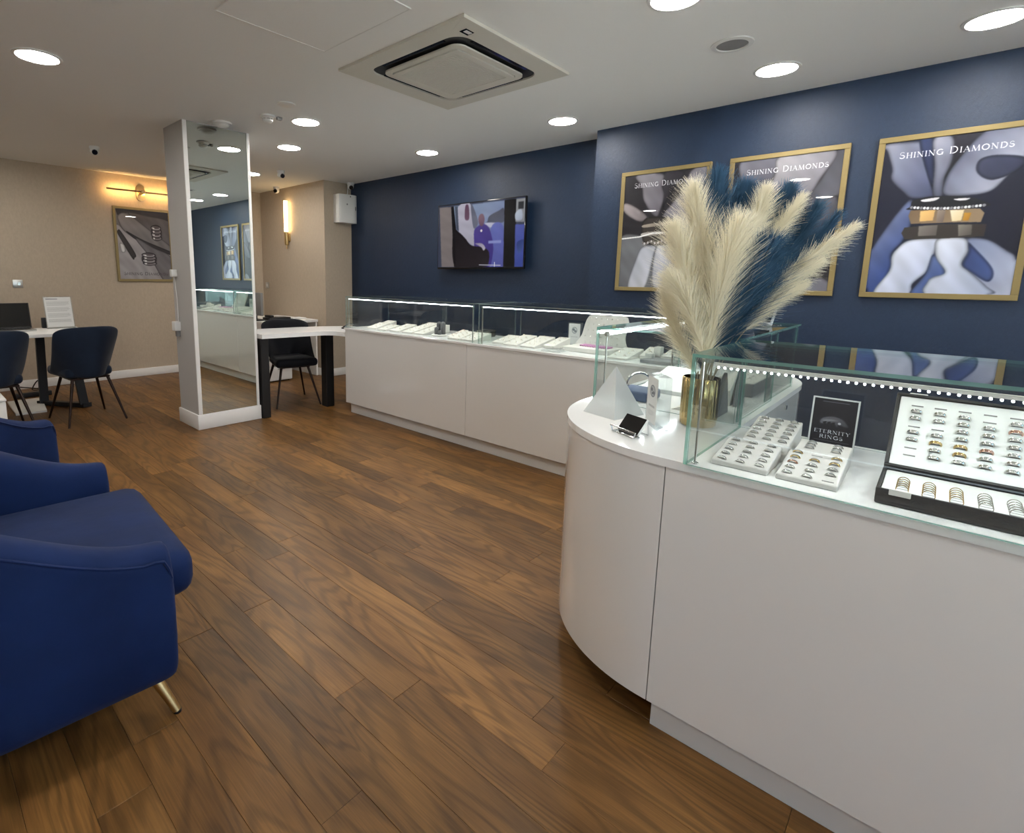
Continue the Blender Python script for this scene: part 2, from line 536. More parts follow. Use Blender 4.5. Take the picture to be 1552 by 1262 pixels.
def wallpaper(name, col, rough, bs=0.25):
    m = bpy.data.materials.new(name)
    m.use_nodes = True
    nt = m.node_tree; L = nt.links.new; N = nt.nodes.new
    p = nt.nodes['Principled BSDF']
    tc = N('ShaderNodeTexCoord')
    mp = N('ShaderNodeMapping'); mp.inputs['Scale'].default_value = (55, 55, 26)
    L(tc.outputs['Object'], mp.inputs['Vector'])
    n = N('ShaderNodeTexNoise'); n.inputs['Scale'].default_value = 1.0; n.inputs['Detail'].default_value = 6.0; n.inputs['Roughness'].default_value = 0.7
    L(mp.outputs[0], n.inputs['Vector'])
    mx = N('ShaderNodeMix'); mx.data_type = 'RGBA'
    mx.inputs['A'].default_value = tuple(c * 0.84 for c in col) + (1,)
    mx.inputs['B'].default_value = tuple(c * 1.16 for c in col) + (1,)
    L(n.outputs['Fac'], mx.inputs['Factor']); L(mx.outputs['Result'], p.inputs['Base Color'])
    b = N('ShaderNodeBump'); b.inputs['Strength'].default_value = bs; b.inputs['Distance'].default_value = 0.004
    L(n.outputs['Fac'], b.inputs['Height']); L(b.outputs['Normal'], p.inputs['Normal'])
    p.inputs['Roughness'].default_value = rough
    p.inputs['Specular IOR Level'].default_value = 0.38
    return m

M = {}
M['wood'] = wood_mat()
M['ceiling'] = mat('ceiling_paint', (0.90, 0.90, 0.88), 0.85, bump=0.05, bump_scale=90)
M['beige'] = wallpaper('beige_wallpaper', (0.45, 0.375, 0.29), 0.7)
M['blue'] = wallpaper('blue_wallpaper', (0.0092, 0.0220, 0.0520), 0.46, 0.7)
M['trim'] = mat('white_gloss_trim', (0.82, 0.81, 0.79), 0.3)
M['column'] = mat('column_paint', (0.47, 0.46, 0.45), 0.7, bump=0.06, bump_scale=70)
M['counter'] = mat('white_gloss_laminate', (0.785, 0.775, 0.76), 0.25, coat=1.0, coat_rough=0.01)
M['counter'].node_tree.nodes['Principled BSDF'].inputs['Coat IOR'].default_value = 1.7
M['plinth'] = mat('white_satin_plinth', (0.76, 0.755, 0.74), 0.35)
M['top'] = mat('white_polished_worktop', (0.86, 0.86, 0.855), 0.10, spec=0.4, vary=0.03, vary_scale=5)
M['dark_recess'] = mat('underfloor_and_shade_black', (0.03, 0.028, 0.026), 0.7)
M['glass'] = glass_mat('clear_glass', (0.965, 0.985, 0.975))
M['glass_edge'] = glass_mat('green_glass_edge', (0.50, 0.78, 0.72), (0.30, 0.56, 0.50), 0.40)
M['glass_edge_pale'] = glass_mat('pale_glass_edge', (0.72, 0.86, 0.83), (0.50, 0.62, 0.60), 0.30)
M['acrylic'] = glass_mat('clear_acrylic', (0.93, 0.95, 0.95), (0.75, 0.78, 0.78), 0.12)
M['acrylic_frost'] = glass_mat('milky_acrylic', (0.92, 0.95, 0.95), (0.84, 0.87, 0.87), 0.62)
M['chrome'] = mat('polished_chrome', (0.75, 0.76, 0.77), 0.12, 1.0)
M['steel'] = mat('brushed_steel', (0.6, 0.6, 0.58), 0.3, 1.0)
M['brass'] = mat('brushed_brass', (0.62, 0.44, 0.20), 0.28, 1.0)
M['gold_frame'] = mat('matt_gold_frame', (0.25, 0.19, 0.080), 0.40, 0.25, vary=0.06)
M['bar_metal'] = mat('aged_brass_bar', (0.22, 0.15, 0.07), 0.4, 0.8)
M['mirror'] = mat('silvered_mirror', (0.74, 0.80, 0.765), 0.0, 1.0)
M['velvet'] = mat('royal_blue_velvet', (0.0048, 0.0155, 0.066), 0.7, sheen=0.04, spec=0.12, vary=0.42, vary_scale=6, bump=0.15, bump_scale=14)
M['navy'] = mat('navy_velvet', (0.0065, 0.014, 0.032), 0.7, sheen=0.12, spec=0.2, vary=0.25, vary_scale=14)
M['black_velvet'] = mat('black_velvet', (0.004, 0.0042, 0.007), 0.75, sheen=0.05, spec=0.2)
M['black'] = mat('black_powder_coat', (0.006, 0.006, 0.007), 0.5)
M['dark_metal'] = mat('dark_bronze_leg', (0.035, 0.022, 0.018), 0.35, 0.8)
M['black_gloss'] = mat('black_gloss_plastic', (0.006, 0.006, 0.007), 0.12)
M['white_plastic'] = mat('white_plastic', (0.78, 0.78, 0.76), 0.35)
M['ac_white'] = mat('cream_plastic', (0.68, 0.655, 0.58), 0.45)
M['grey_plastic'] = mat('grey_plastic', (0.25, 0.25, 0.25), 0.5)
M['tray'] = mat('pale_grey_leatherette', (0.62, 0.605, 0.58), 0.6, vary=0.06, vary_scale=40, bump=0.1, bump_scale=300)
M['cream_pad'] = mat('cream_leatherette', (0.72, 0.70, 0.66), 0.6, vary=0.05, vary_scale=40)
M['white_pad'] = mat('white_velvet_pad', (0.80, 0.82, 0.80), 0.8, vary=0.03, vary_scale=60)
M['slot'] = mat('slot_shade_grey', (0.22, 0.225, 0.22), 0.9)  # grey of the strips stands in for shade inside the ring slots
M['box_black'] = mat('black_leatherette', (0.022, 0.022, 0.025), 0.45, bump=0.2, bump_scale=250)
M['silver'] = mat('polished_silver', (0.80, 0.79, 0.77), 0.12, 1.0)
M['gold'] = mat('yellow_gold', (0.83, 0.60, 0.28), 0.14, 1.0)
M['rose'] = mat('rose_gold', (0.72, 0.42, 0.33), 0.14, 1.0)
M['grey_velvet'] = mat('grey_velvet', (0.085, 0.085, 0.09), 0.8, sheen=0.2)
M['grey_card'] = mat('grey_leatherette_back', (0.20, 0.20, 0.21), 0.6)
M['navy_pad'] = mat('navy_cushion', (0.03, 0.06, 0.14), 0.8, sheen=0.2)
M['pink'] = mat('pink_beads', (0.55, 0.26, 0.46), 0.3)
M['sparkle'] = mat('pale_gold_jewellery', (0.78, 0.68, 0.55), 0.15, 1.0)
def plume_mat(name, col, vary):
    m = mat(name, col, 0.8, vary=vary, vary_scale=30, spec=0.1)
    nt = m.node_tree
    p = nt.nodes['Principled BSDF']
    tl = nt.nodes.new('ShaderNodeBsdfTranslucent')
    src = p.inputs['Base Color'].links[0].from_socket
    nt.links.new(src, tl.inputs['Color'])
    mx = nt.nodes.new('ShaderNodeMixShader'); mx.inputs[0].default_value = 0.42
    nt.links.new(p.outputs[0], mx.inputs[1]); nt.links.new(tl.outputs[0], mx.inputs[2])
    nt.links.new(mx.outputs[0], nt.nodes['Material Output'].inputs['Surface'])
    return m
M['cream_plume'] = plume_mat('cream_pampas', (0.93, 0.88, 0.73), 0.08)
M['blue_plume'] = plume_mat('teal_blue_pampas', (0.050, 0.112, 0.190), 0.35)
M['stalk'] = mat('dry_stalk', (0.42, 0.36, 0.24), 0.8)
M['paper'] = mat('white_paper', (0.78, 0.78, 0.77), 0.7)
M['bead'] = mat('dark_beads', (0.03, 0.02, 0.03), 0.2)
M['downlight'] = emitter('downlight_diffuser', LAMP_COL, LAMP)
M['led'] = emitter('white_led', (0.93, 0.97, 1.0), LED * 13)
M['led_soft'] = emitter('led_profile_glow', (0.95, 0.98, 1.0), LED * 0.55)
M['led_bar'] = emitter('led_tube_glow', (0.95, 0.98, 1.0), LED * 0.6)
M['warm_led'] = emitter('warm_led_strip', (1.0, 0.56, 0.19), 120.0)
M['warm_tube'] = emitter('warm_glass_tube', (1.0, 0.66, 0.28), 12)
M['pavement'] = mat('pale_paving', (0.62, 0.61, 0.59), 0.85, vary=0.2, vary_scale=3)
M['alu'] = mat('dark_shopfront_aluminium', (0.05, 0.05, 0.055), 0.4, 0.6)

# ------------------------------------------------------------------ room shell
XW, YB, XL = 4.335, 7.43, -2.1
floor = struct(MB().box(XL, 4.45, ROOM_FRONT, 7.53, -0.12, -0.012).build('floor', M['dark_recess']))
floor['label'] = 'oak plank floor'
PW = 0.1233
fixed = {4: [1.234, 1.845], 5: [1.10, 2.32], 6: [0.636], 7: [0.75], 2: [1.836], 0: [1.496], -1: [1.335], 9: [1.855], 1: [0.9, 2.7], 3: [0.35, 2.55], 8: [1.35, 2.9]}
planks = 0
for k in range(-21, 33):
    x0 = 0.3427 + k * PW; x1 = x0 + PW
    if x1 > 4.4 or x0 < XL: continue
    seen = -8 <= k <= 21
    js = sorted(fixed.get(k, []))
    lo, hi = ROOM_FRONT, YB
    if not js: js = [random.uniform(0.0, 1.4)]
    while js[-1] < hi: js.append(js[-1] + (random.choice((0.62, 0.9, 1.22, 1.22, 1.5)) if seen else 3.2))
    while js[0] > lo: js.insert(0, js[0] - ((random.choice((0.9, 1.22, 1.22)) if js[0] > -0.3 else 2.4) if seen else 3.2))
    for a, b in zip(js[:-1], js[1:]):
        a, b = max(a, lo), min(b, hi)
        if b - a < 0.02: continue
        dz = random.uniform(-0.0006, 0.0)
        g = 0.0003; c = 0.0009
        vs = [(x0 + g, a + g, -0.012), (x1 - g, a + g, -0.012), (x1 - g, b - g, -0.012), (x0 + g, b - g, -0.012),
              (x0 + g, a + g, dz - c), (x1 - g, a + g, dz - c), (x1 - g, b - g, dz - c), (x0 + g, b - g, dz - c),
              (x0 + g + c, a + g + c, dz), (x1 - g - c, a + g + c, dz), (x1 - g - c, b - g - c, dz), (x0 + g + c, b - g - c, dz)]
        fs = [(0, 1, 5, 4), (1, 2, 6, 5), (2, 3, 7, 6), (3, 0, 4, 7), (4, 5, 9, 8), (5, 6, 10, 9), (6, 7, 11, 10), (7, 4, 8, 11), (8, 9, 10, 11)]
        MB().add(vs, fs).build('plank', M['wood'], floor)
        planks += 1
print('planks', planks)

ceiling = struct(MB().box(XL - 0.1, 4.55, ROOM_FRONT - 0.1, 7.53, CEIL, CEIL + 0.1).build('ceiling', M['ceiling']))
hp = MB()
hx0, hx1, hy0, hy1 = 1.17, 1.755, 1.9, 2.566
hp.box(hx0, hx1, hy0, hy1, CEIL - 0.004, CEIL)
hp.build('access_panel', M['ceiling'], ceiling)
e = MB()
for a in ((hx0 - 0.006, hx1 + 0.006, hy0 - 0.006, hy0), (hx0 - 0.006, hx1 + 0.006, hy1, hy1 + 0.006), (hx0 - 0.006, hx0, hy0, hy1), (hx1, hx1 + 0.006, hy0, hy1)):
    e.box(*a, CEIL - 0.0055, CEIL)
e.build('access_panel_trim', M['trim'], ceiling)

struct(MB().box(4.105, 4.45, ROOM_FRONT, 2.2, 0, CEIL).build('wall_right', M['blue']))
struct(MB().box(XW, 4.45, 2.2, 5.80, 0, CEIL).build('wall_right_recess', M['blue']))
struct(MB().box(3.915, 4.45, 5.80, YB + 0.1, 0, CEIL).build('wall_right_rear', M['beige']))
struct(MB().box(XL - 0.1, 3.915, YB, YB + 0.1, 0, CEIL).build('wall_back', M['beige']))
struct(MB().box(XL - 0.1, XL, ROOM_FRONT, YB, 0, CEIL).build('wall_left', M['beige']))
wf = MB()
wf.box(XL - 0.1, 4.45, ROOM_FRONT - 0.2, ROOM_FRONT, 0, 0.4)
wf.box(XL - 0.1, 4.45, ROOM_FRONT - 0.2, ROOM_FRONT, 2.35, CEIL)
xs = [XL - 0.1] + [q for w in WINDOWS for q in w] + [4.45]
for a, b in zip(xs[::2], xs[1::2]): wf.box(a, b, ROOM_FRONT - 0.2, ROOM_FRONT, 0.4, 2.35)
struct(wf.build('wall_front', M['beige']))
for i, (a, b) in enumerate(WINDOWS):
    fr = MB(); w = 0.05; y0, y1 = ROOM_FRONT - 0.11, ROOM_FRONT - 0.05
    fr.box(a, b, y0, y1, 0.4, 0.4 + w).box(a, b, y0, y1, 2.35 - w, 2.35).box(a, a + w, y0, y1, 0.4 + w, 2.35 - w).box(b - w, b, y0, y1, 0.4 + w, 2.35 - w)
    wn = struct(fr.build('window_%d' % (i + 1), M['alu']))
    MB().box(a + w, b - w, y0 + 0.025, y0 + 0.031, 0.4 + w, 2.35 - w).build('pane', M['glass'], wn)
struct(MB().box(-12, 14, -14, ROOM_FRONT - 0.2, -0.2, -0.1).build('pavement', M['pavement']))

def board(name, x0, x1, y0, y1, h=0.10):
    return struct(MB().rbox(x0, x1, y0, y1, 0, h, 0.004, 2).build(name, M['trim'], smooth=30))
board('baseboard_back', XL, 3.915, YB - 0.016, YB)
board('baseboard_right_rear', 3.899, 3.915, 5.784, YB - 0.016)
board('baseboard_return', 3.915, XW, 5.784, 5.80)

# column with its skirting and mirror
cx0, cx1, cy0, cy1 = 1.722, 2.266, 4.468, 4.86
col = struct(MB().box(cx0, cx1, cy0, cy1, 0, CEIL).build('column', M['column']))
sk = MB()
sk.rbox(cx0 - 0.014, cx1 + 0.014, cy0 - 0.018, cy1 + 0.014, 0, 0.128, 0.004, 2)
sk.build('baseboard', M['trim'], col, smooth=30)
t = thing('column_mirror', 'full height frameless looking mirror with white edge strips on the white column', 'mirror', ((cx0 + cx1) / 2, cy0, 0.128))
MB().box(cx0 + 0.03, cx1 - 0.022, cy0 - 0.006, cy0 - 0.001, 0.13, CEIL - 0.008).build('mirror_sheet', M['mirror'], t)
for a, b in ((cx0 - 0.002, cx0 + 0.03), (cx1 - 0.022, cx1 + 0.002)):
    MB().rbox(a, b, cy0 - 0.012, cy0 - 0.0005, 0.129, CEIL - 0.002, 0.002, 1).build('edge_strip', M['trim'], t, smooth=30)
# ------------------------------------------------------------------ island counter (curved corner)
XP, YS = 1.41, 0.497            # front panel plane, seam
AY = -0.95                      # near end of the island
def island_outline(o):
    """outer edge of the island, moved outwards by o"""
    p = [(XP - o, AY - o), (XP - o, 0.507)]
    p += arc(1.91, 0.507, 0.5 + o, PI, PI / 2, 20)[1:]
    p += [(3.40 + o, 1.007 + o), (3.40 + o, 0.95)]
    p += arc(2.90, 0.95, 0.5 + o, 0, -PI / 2, 16)[1:]
    p += [(1.93 + o, 0.45 - o), (1.93 + o, AY - o)]
    return p
isl = thing('curved_counter', 'white gloss island counter with a rounded corner and ring displays on top', 'counter', (1.7, 0.2, 0))
MB().prism(island_outline(-0.02), 0.10, 0.806).build('carcass', M['counter'], isl)
def shell(path, th, z0, z1):
    """panel of thickness th whose outer face follows path (inside on the left of travel)"""
    n = len(path); inn = []
    for i, (x, y) in enumerate(path):
        a = Vector(path[max(i - 1, 0)]); b = Vector(path[min(i + 1, n - 1)])
        d = (b - a).normalized(); inn.append((x + d.y * th, y - d.x * th))
    v = [(x, y, z) for z in (z0, z1) for x, y in path] + [(x, y, z) for z in (z0, z1) for x, y in inn]
    fs = []
    for i in range(n - 1):
        fs += [(i, i + 1, n + i + 1, n + i), (2 * n + i, 3 * n + i, 3 * n + i + 1, 2 * n + i + 1), (i, 2 * n + i, 2 * n + i + 1, i + 1), (n + i, n + i + 1, 3 * n + i + 1, 3 * n + i)]
    fs += [(0, n, 3 * n, 2 * n), (n - 1, 3 * n - 1, 4 * n - 1, 2 * n - 1)]
    return MB().add(v, fs)
ZP, ZT = 0.095, 0.806
shell([(XP, AY), (XP, YS - 0.0015)], 0.02, ZP, ZT).build('front_panel', M['counter'], isl, smooth=40)
shell([(XP, YS + 0.0015), (XP, 0.507)] + arc(1.91, 0.507, 0.5, PI, PI / 2, 32)[1:] + [(2.05, 1.007)], 0.02, ZP, ZT).build('curved_panel', M['counter'], isl, smooth=40)
shell([(2.053, 1.007), (3.40, 1.007)], 0.02, ZP, ZT).build('side_panel', M['counter'], isl, smooth=40)
shell([(3.40, 1.004), (3.40, 0.95)] + arc(2.90, 0.95, 0.5, 0, -PI / 2, 24)[1:] + [(2.885, 0.45)], 0.02, ZP, ZT).build('end_panel', M['counter'], isl, smooth=40)
for a, b in ((2.883, 2.32), (2.317, 1.935)):
    d = shell([(a, 0.45), (b, 0.45)], 0.02, ZP, ZT - 0.003).build('cabinet_door', M['counter'], isl, smooth=40)
    if a > 2.5:
        MB().lathe([(0.0, 0.0), (0.011, 0.0), (0.011, 0.006), (0.0, 0.008)], (0, 0, 0), 16, M=Matrix.Translation((2.632, 0.45, 0.774)) @ Matrix.Rotation(PI / 2, 4, 'X')).build('lock', M['chrome'], d, smooth=40)
tp = MB(); tp.prism(island_outline(0.004), 0.8075, 0.83)
tp.build('worktop', M['top'], isl)
MB().box(1.441, 1.90, AY + 0.02, 0.491, 0, 0.094).build('plinth', M['plinth'], isl)
MB().prism([(1.75, 0.45), (3.2, 0.5), (3.2, 0.9), (1.95, 0.9), (1.78, 0.75)], 0, 0.094).build('recessed_plinth', M['dark_recess'], isl)  # near-black colour puts the shade under the rounded corner into this plinth

# ------------------------------------------------------------------ rear counter along the recess
XB = 2.975
rc = thing('display_counter', 'long white gloss counter under the television with two glass cases on it', 'counter', (3.25, 2.6, 0))
MB().box(XB + 0.018, 3.56, 1.035, 4.095, 0.10, 0.812).build('carcass', M['counter'], rc)
for a, b in ((1.035, 2.5655), (2.5685, 4.098)):
    MB().rbox(XB, XB + 0.018, a, b, 0.105, 0.812, 0.0015, 1).build('front_panel', M['counter'], rc, smooth=30)
MB().box(XB + 0.05, 3.54, 1.04, 4.085, 0, 0.10).build('plinth', M['plinth'], rc)
MB().rbox(XB - 0.008, 3.57, 1.03, 4.106, 0.812, 0.83, 0.002, 1).build('worktop', M['top'], rc, smooth=30)

# ------------------------------------------------------------------ glass cases
G = 0.008
def case(name, label, x0, x1, y0, y1, z1, open_side, group=None, G=0.008, edge='glass_edge'):
    t = thing(name, label, 'display case', ((x0 + x1) / 2, (y0 + y1) / 2, 0.83), 0, group)
    z0 = 0.8303
    mm = [M['glass'], M[edge]]
    MB().pane(x0, x1, y0, y1, z1 - G, z1, 'z').build('top_pane', mm, t)
    zt = z1 - G - 0.0004
    sides = {'x0': (x0, x0 + G, y0 + G + .0004, y1 - G - .0004, 'x'), 'x1': (x1 - G, x1, y0 + G + .0004, y1 - G - .0004, 'x'), 'y0': (x0, x1, y0, y0 + G, 'y'), 'y1': (x0, x1, y1 - G, y1, 'y')}
    nm = {'x0': 'front_pane' , 'x1': 'rear_pane', 'y0': 'side_pane', 'y1': 'side_pane'}
    for k, (a, b, c, d, th) in sides.items():
        if k == open_side:      # two overlapping sliding doors
            if th == 'x':
                m = (c + d) / 2
                for q, (e, f) in enumerate(((c, m + 0.03), (m - 0.03, d))):
                    dr = MB().pane(a - q * 0.010, a - q * 0.010 + 0.005, e, f, z0 + 0.006, zt - 0.006, 'x').build('sliding_door', mm, t)
            else:
                m = (a + b) / 2
                for q, (e, f) in enumerate(((a + 0.012, m + 0.03), (m - 0.03, b - 0.012))):
                    dr = MB().pane(e, f, c + q * 0.010, c + q * 0.010 + 0.005, z0 + 0.006, zt - 0.006, 'y').build('sliding_door', mm, t)
        else:
            MB().pane(a, b, c, d, z0, zt, th).build(nm[k], mm, t)
    return t

ca = case('glass_display_case', 'glass case on the island front holding ring trays and an open ring box', 1.396, 1.90, AY + 0.05, 0.449, 1.122, 'x1', 'glass cases on the counters')
pr = MB().box(1.402, 1.415, AY + 0.1, 0.398, 1.0965, 1.1040).build('led_profile', M['white_plastic'], ca)
led0 = None
bm_ = MB().sphere((0, 0, 0), 0.0028, 8, 5)
for i in range(52):
    y = 0.388 - i * 0.0142
    if led0 is None:
        led0 = MB().sphere((1.4035, y, 1.0935), 0.0019, 8, 5).build('led', M['led'], pr, smooth=180)
        y00 = y
    else:
        o = led0.copy(); C.objects.link(o); o.parent = pr; o.location = (0, y - y00, 0)
MB().cyl((1.422, 0.428, 0.8305), (1.422, 0.428, 1.10), 0.0028, n=10).build('corner_rod', M['chrome'], ca, smooth=40)
MB().rbox(1.412, 1.432, 0.40, 0.436, 1.1005, 1.112, 0.002, 1).build('rod_clip', M['acrylic'], ca, smooth=30)
MB().lathe([(0.009, 0), (0.009, 0.003), (0.004, 0.006)], (1.422, 0.428, 0.8303), 12).build('rod_foot', M['chrome'], ca, smooth=40)

cb = case('glass_display_case', 'glass case behind the plumes on the short arm of the island', 1.925, 2.845, 0.462, 0.985, 1.122, 'y0', 'glass cases on the counters')
MB().tube([(1.965, 0.955, 1.095), (2.80, 0.955, 1.095)], 0.006, 10).build('led_tube', M['led_bar'], cb, smooth=40)
MB().sphere((1.955, 0.955, 1.094), 0.011, 12, 8).build('tube_cap', M['steel'], cb, smooth=180)
for x in (1.955, 2.81):
    MB().cyl((x, 0.955, 0.8305), (x, 0.955, 1.094), 0.003, n=10).build('corner_rod', M['chrome'], cb, smooth=40)

for nm, (a, b) in (('far', (2.515, 4.098)), ('near', (1.05, 2.468))):
    lb = {'far': 'lit glass case at the far end of the long counter, next to the white table', 'near': 'lit glass case on the long counter with the tall pearl pad inside'}[nm]
    cc = case('glass_display_case', lb, 2.985, 3.52, a, b, 1.125, 'x1', 'glass cases on the counters', 0.006, 'glass_edge_pale')
    MB().box(3.001, 3.011, a + 0.03, b - 0.03, 1.0985, 1.1025).build('led_profile', M['led_soft'], cc)
    for y in (a + 0.022, b - 0.022):
        MB().box(3.002, 3.009, y - 0.0035, y + 0.0035, 0.8305, 1.0935).build('led_post', M['steel'], cc)
        MB().rbox(2.999, 3.014, y - 0.008, y + 0.008, 1.092, 1.106, 0.002, 1).build('corner_clip', M['chrome'], cc, smooth=30)

# ------------------------------------------------------------------ rings and ring trays
def ring_mesh(r, w, th, n=18, halo=True):
    m = MB()
    P = []
    for i in range(n):
        a = 2 * PI * i / n
        P.append((r * math.cos(a), 0, r * math.sin(a)))
    m.tube(P, th, 6, 0, True, flat=w)
    return m
ring_src = {}
def ring(metal, loc, rot, label, group, r=0.0105, stones=False, thin=False):
    key = (metal, stones, r, thin)
    if key not in ring_src:
        m = ring_mesh(r, 1.0 if thin else 2.0, 0.0009 if thin else 0.0019)
        if stones:
            for i in range(5):
                a = PI / 2 + (i - 2) * 0.26
                m.sphere(((r + 0.0013) * math.cos(a), 0, (r + 0.0013) * math.sin(a)), 0.0016, 6, 4, 1)
        o = m.build('ring', [M[metal], M['stone']], None, smooth=60)
        ring_src[key] = o.data
        C.objects.unlink(o); bpy.data.objects.remove(o)
    o = bpy.data.objects.new('ring', ring_src[key]); C.objects.link(o)
    o.matrix_world = Matrix.Translation(loc) @ rot
    tag(o, label, 'ring', group)
    return o
M['stone'] = mat('bright_stones', (0.9, 0.92, 0.95), 0.05, 0.6)

def wedge(x0, x1, y0, y1, zb, f, b, name, label, group, cat='ring tray', material='tray'):
    """sloping display block: front edge height f, back edge height b above zb"""
    t = thing(name, label, cat, ((x0 + x1) / 2, (y0 + y1) / 2, zb), 0, group)
    m = MB()
    p = [(x0, zb), (x1, zb), (x1, zb + b), (x0, zb + f)]
    v = [(x, y0, z) for x, z in p] + [(x, y1, z) for x, z in p]
    bmx = bmesh.new()
    vs = [bmx.verts.new(q) for q in v]
    for fc in ((3, 2, 1, 0), (4, 5, 6, 7), (0, 1, 5, 4), (1, 2, 6, 5), (2, 3, 7, 6), (3, 0, 4, 7)): bmx.faces.new([vs[i] for i in fc])
    bmesh.ops.bevel(bmx, geom=list(bmx.edges), offset=0.002, segments=1, affect='EDGES')
    m.bm(bmx).build('block', M[material], t, smooth=30)
    return t

ZW = 0.8302
def tray_rings(t, x0, x1, y0, y1, f, b, rows, cols, what, group, skip=(), gold=(), ux=None):
    sl = math.atan2(b - f, x1 - x0)
    R = Matrix.Rotation(-sl, 4, 'Y') @ Matrix.Rotation(PI / 2, 4, 'Z')
    slots = MB()
    u0, u1 = ux or (0.09, 0.91)
    for c in range(cols):
        y = y1 - (y1 - y0) * (c + 0.5) / cols
        for r in range(rows):
            u = u0 + (u1 - u0) * r / (rows - 1)
            x = x0 + (x1 - x0) * u; z = ZW + f + (b - f) * u
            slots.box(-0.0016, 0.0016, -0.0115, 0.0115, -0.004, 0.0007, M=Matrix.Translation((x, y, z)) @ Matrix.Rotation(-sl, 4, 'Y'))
            if (r, c) in skip: continue
            k = 'gold' if (r, c) in gold else ('rose' if (r, c) in ((2, 0),) and gold else 'silver')
            nm = {'gold': 'yellow gold', 'rose': 'rose gold', 'silver': 'silver'}[k]
            ring(k, Vector((x, y, z - 0.0035)), R, '%s ring, %s from the front, %s column of %s' % (nm, ORD[r], ['left', 'middle', 'right'][c] if cols == 3 else ['left', 'right'][c], what), group, stones=True)
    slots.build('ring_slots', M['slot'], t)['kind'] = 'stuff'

trays = [
 (1.455, 1.600, 0.270, 0.398, 0.014, 0.042, 'low ring tray beside the gold vase, nearest the glass corner', 'the left low tray', 5, 3, (), ()),
 (1.604, 1.775, 0.256, 0.366, 0.046, 0.078, 'taller ring block directly behind the left low ring tray', 'the left raised block', 6, 3, (), ()),
 (1.455, 1.600, 0.130, 0.252, 0.014, 0.042, 'low ring tray in front of the black eternity rings sign', 'the right low tray', 5, 3, ((0, 2), (4, 1)), ((4, 0), (3, 0), (4, 2), (3, 1), (3, 2))),
 (1.604, 1.695, 0.131, 0.243, 0.042, 0.051, 'raised ring block with two columns, touching the eternity rings sign', 'the right raised block', 3, 2, (), ()),
]
for x0, x1, y0, y1, f, b, lab, what, rows, cols, skip, gold in trays:
    t = wedge(x0, x1, y0, y1, ZW, f, b, 'ring_tray', 'pale grey ' + lab, 'ring trays in the island case')
    tray_rings(t, x0, x1, y0, y1, f, b, rows, cols, what, 'rings in the island trays', skip, gold, (0.3, 0.75) if rows == 3 else None)

# open ring box
bx0, bx1, by0, by1 = 1.448, 1.640, -0.36, 0.064
t = thing('ring_box', 'open black leatherette box lined white with many rows of rings, cut by the right edge', 'ring box', (1.54, -0.15, 0.83))
m = MB(); zt = 0.866
m.rbox(bx0, bx1, by0, by1, ZW, 0.843, 0.004, 2)
for a in ((bx0, bx0 + 0.007, by0, by1), (bx1 - 0.007, bx1, by0, by1), (bx0 + 0.007, bx1 - 0.007, by0, by0 + 0.007), (bx0 + 0.007, bx1 - 0.007, by1 - 0.007, by1)):
    m.rbox(*a, 0.838, zt, 0.0025, 2)
m.build('base', M['box_black'], t, smooth=30)
pad = MB().rbox(bx0 + 0.0075, bx1 - 0.0075, by0 + 0.0075, by1 - 0.0075, 0.8435, 0.860, 0.002, 2).build('base_pad', M['white_pad'], t, smooth=30)
MB().rbox(bx0 - 0.0015, bx0 + 0.004, by1 - 0.058, by1 - 0.022, 0.855, 0.8685, 0.001, 1).build('clasp', M['cream_pad'], t, smooth=30)
ang = math.radians(47)
LM = Matrix.Translation((bx1 - 0.004, 0, zt + 0.003)) @ Matrix.Rotation(-ang, 4, 'Y')     # local x runs up the lid, z out of it
LL = 0.215
m = MB(); m.rbox(0, LL, by0, by1, -0.022, -0.010, 0.003, 2, M=LM)
for a in ((0, 0.007, by0, by1), (LL - 0.007, LL, by0, by1), (0.007, LL - 0.007, by0, by0 + 0.007), (0.007, LL - 0.007, by1 - 0.007, by1)):
    m.rbox(*a, -0.012, 0.004, 0.0025, 2, M=LM)
ld = m.build('lid', M['box_black'], t, smooth=30)
MB().rbox(0.008, LL - 0.008, by0 + 0.008, by1 - 0.008, -0.0095, -0.001, 0.002, 2, M=LM).build('lid_pad', M['white_pad'], ld, smooth=30)
MB().rbox(LL - 0.001, LL + 0.003, by1 - 0.058, by1 - 0.024, -0.006, 0.003, 0.001, 1, M=LM).build('clasp_plate', M['cream_pad'], ld, smooth=30)
sl = MB(); sb = MB()
empty = {(0, 0), (0, 1), (3, 0), (0, 2)}
warm = {(1, 2): 'gold', (2, 1): 'gold', (2, 2): 'gold', (5, 4): 'rose', (2, 3): 'rose'}
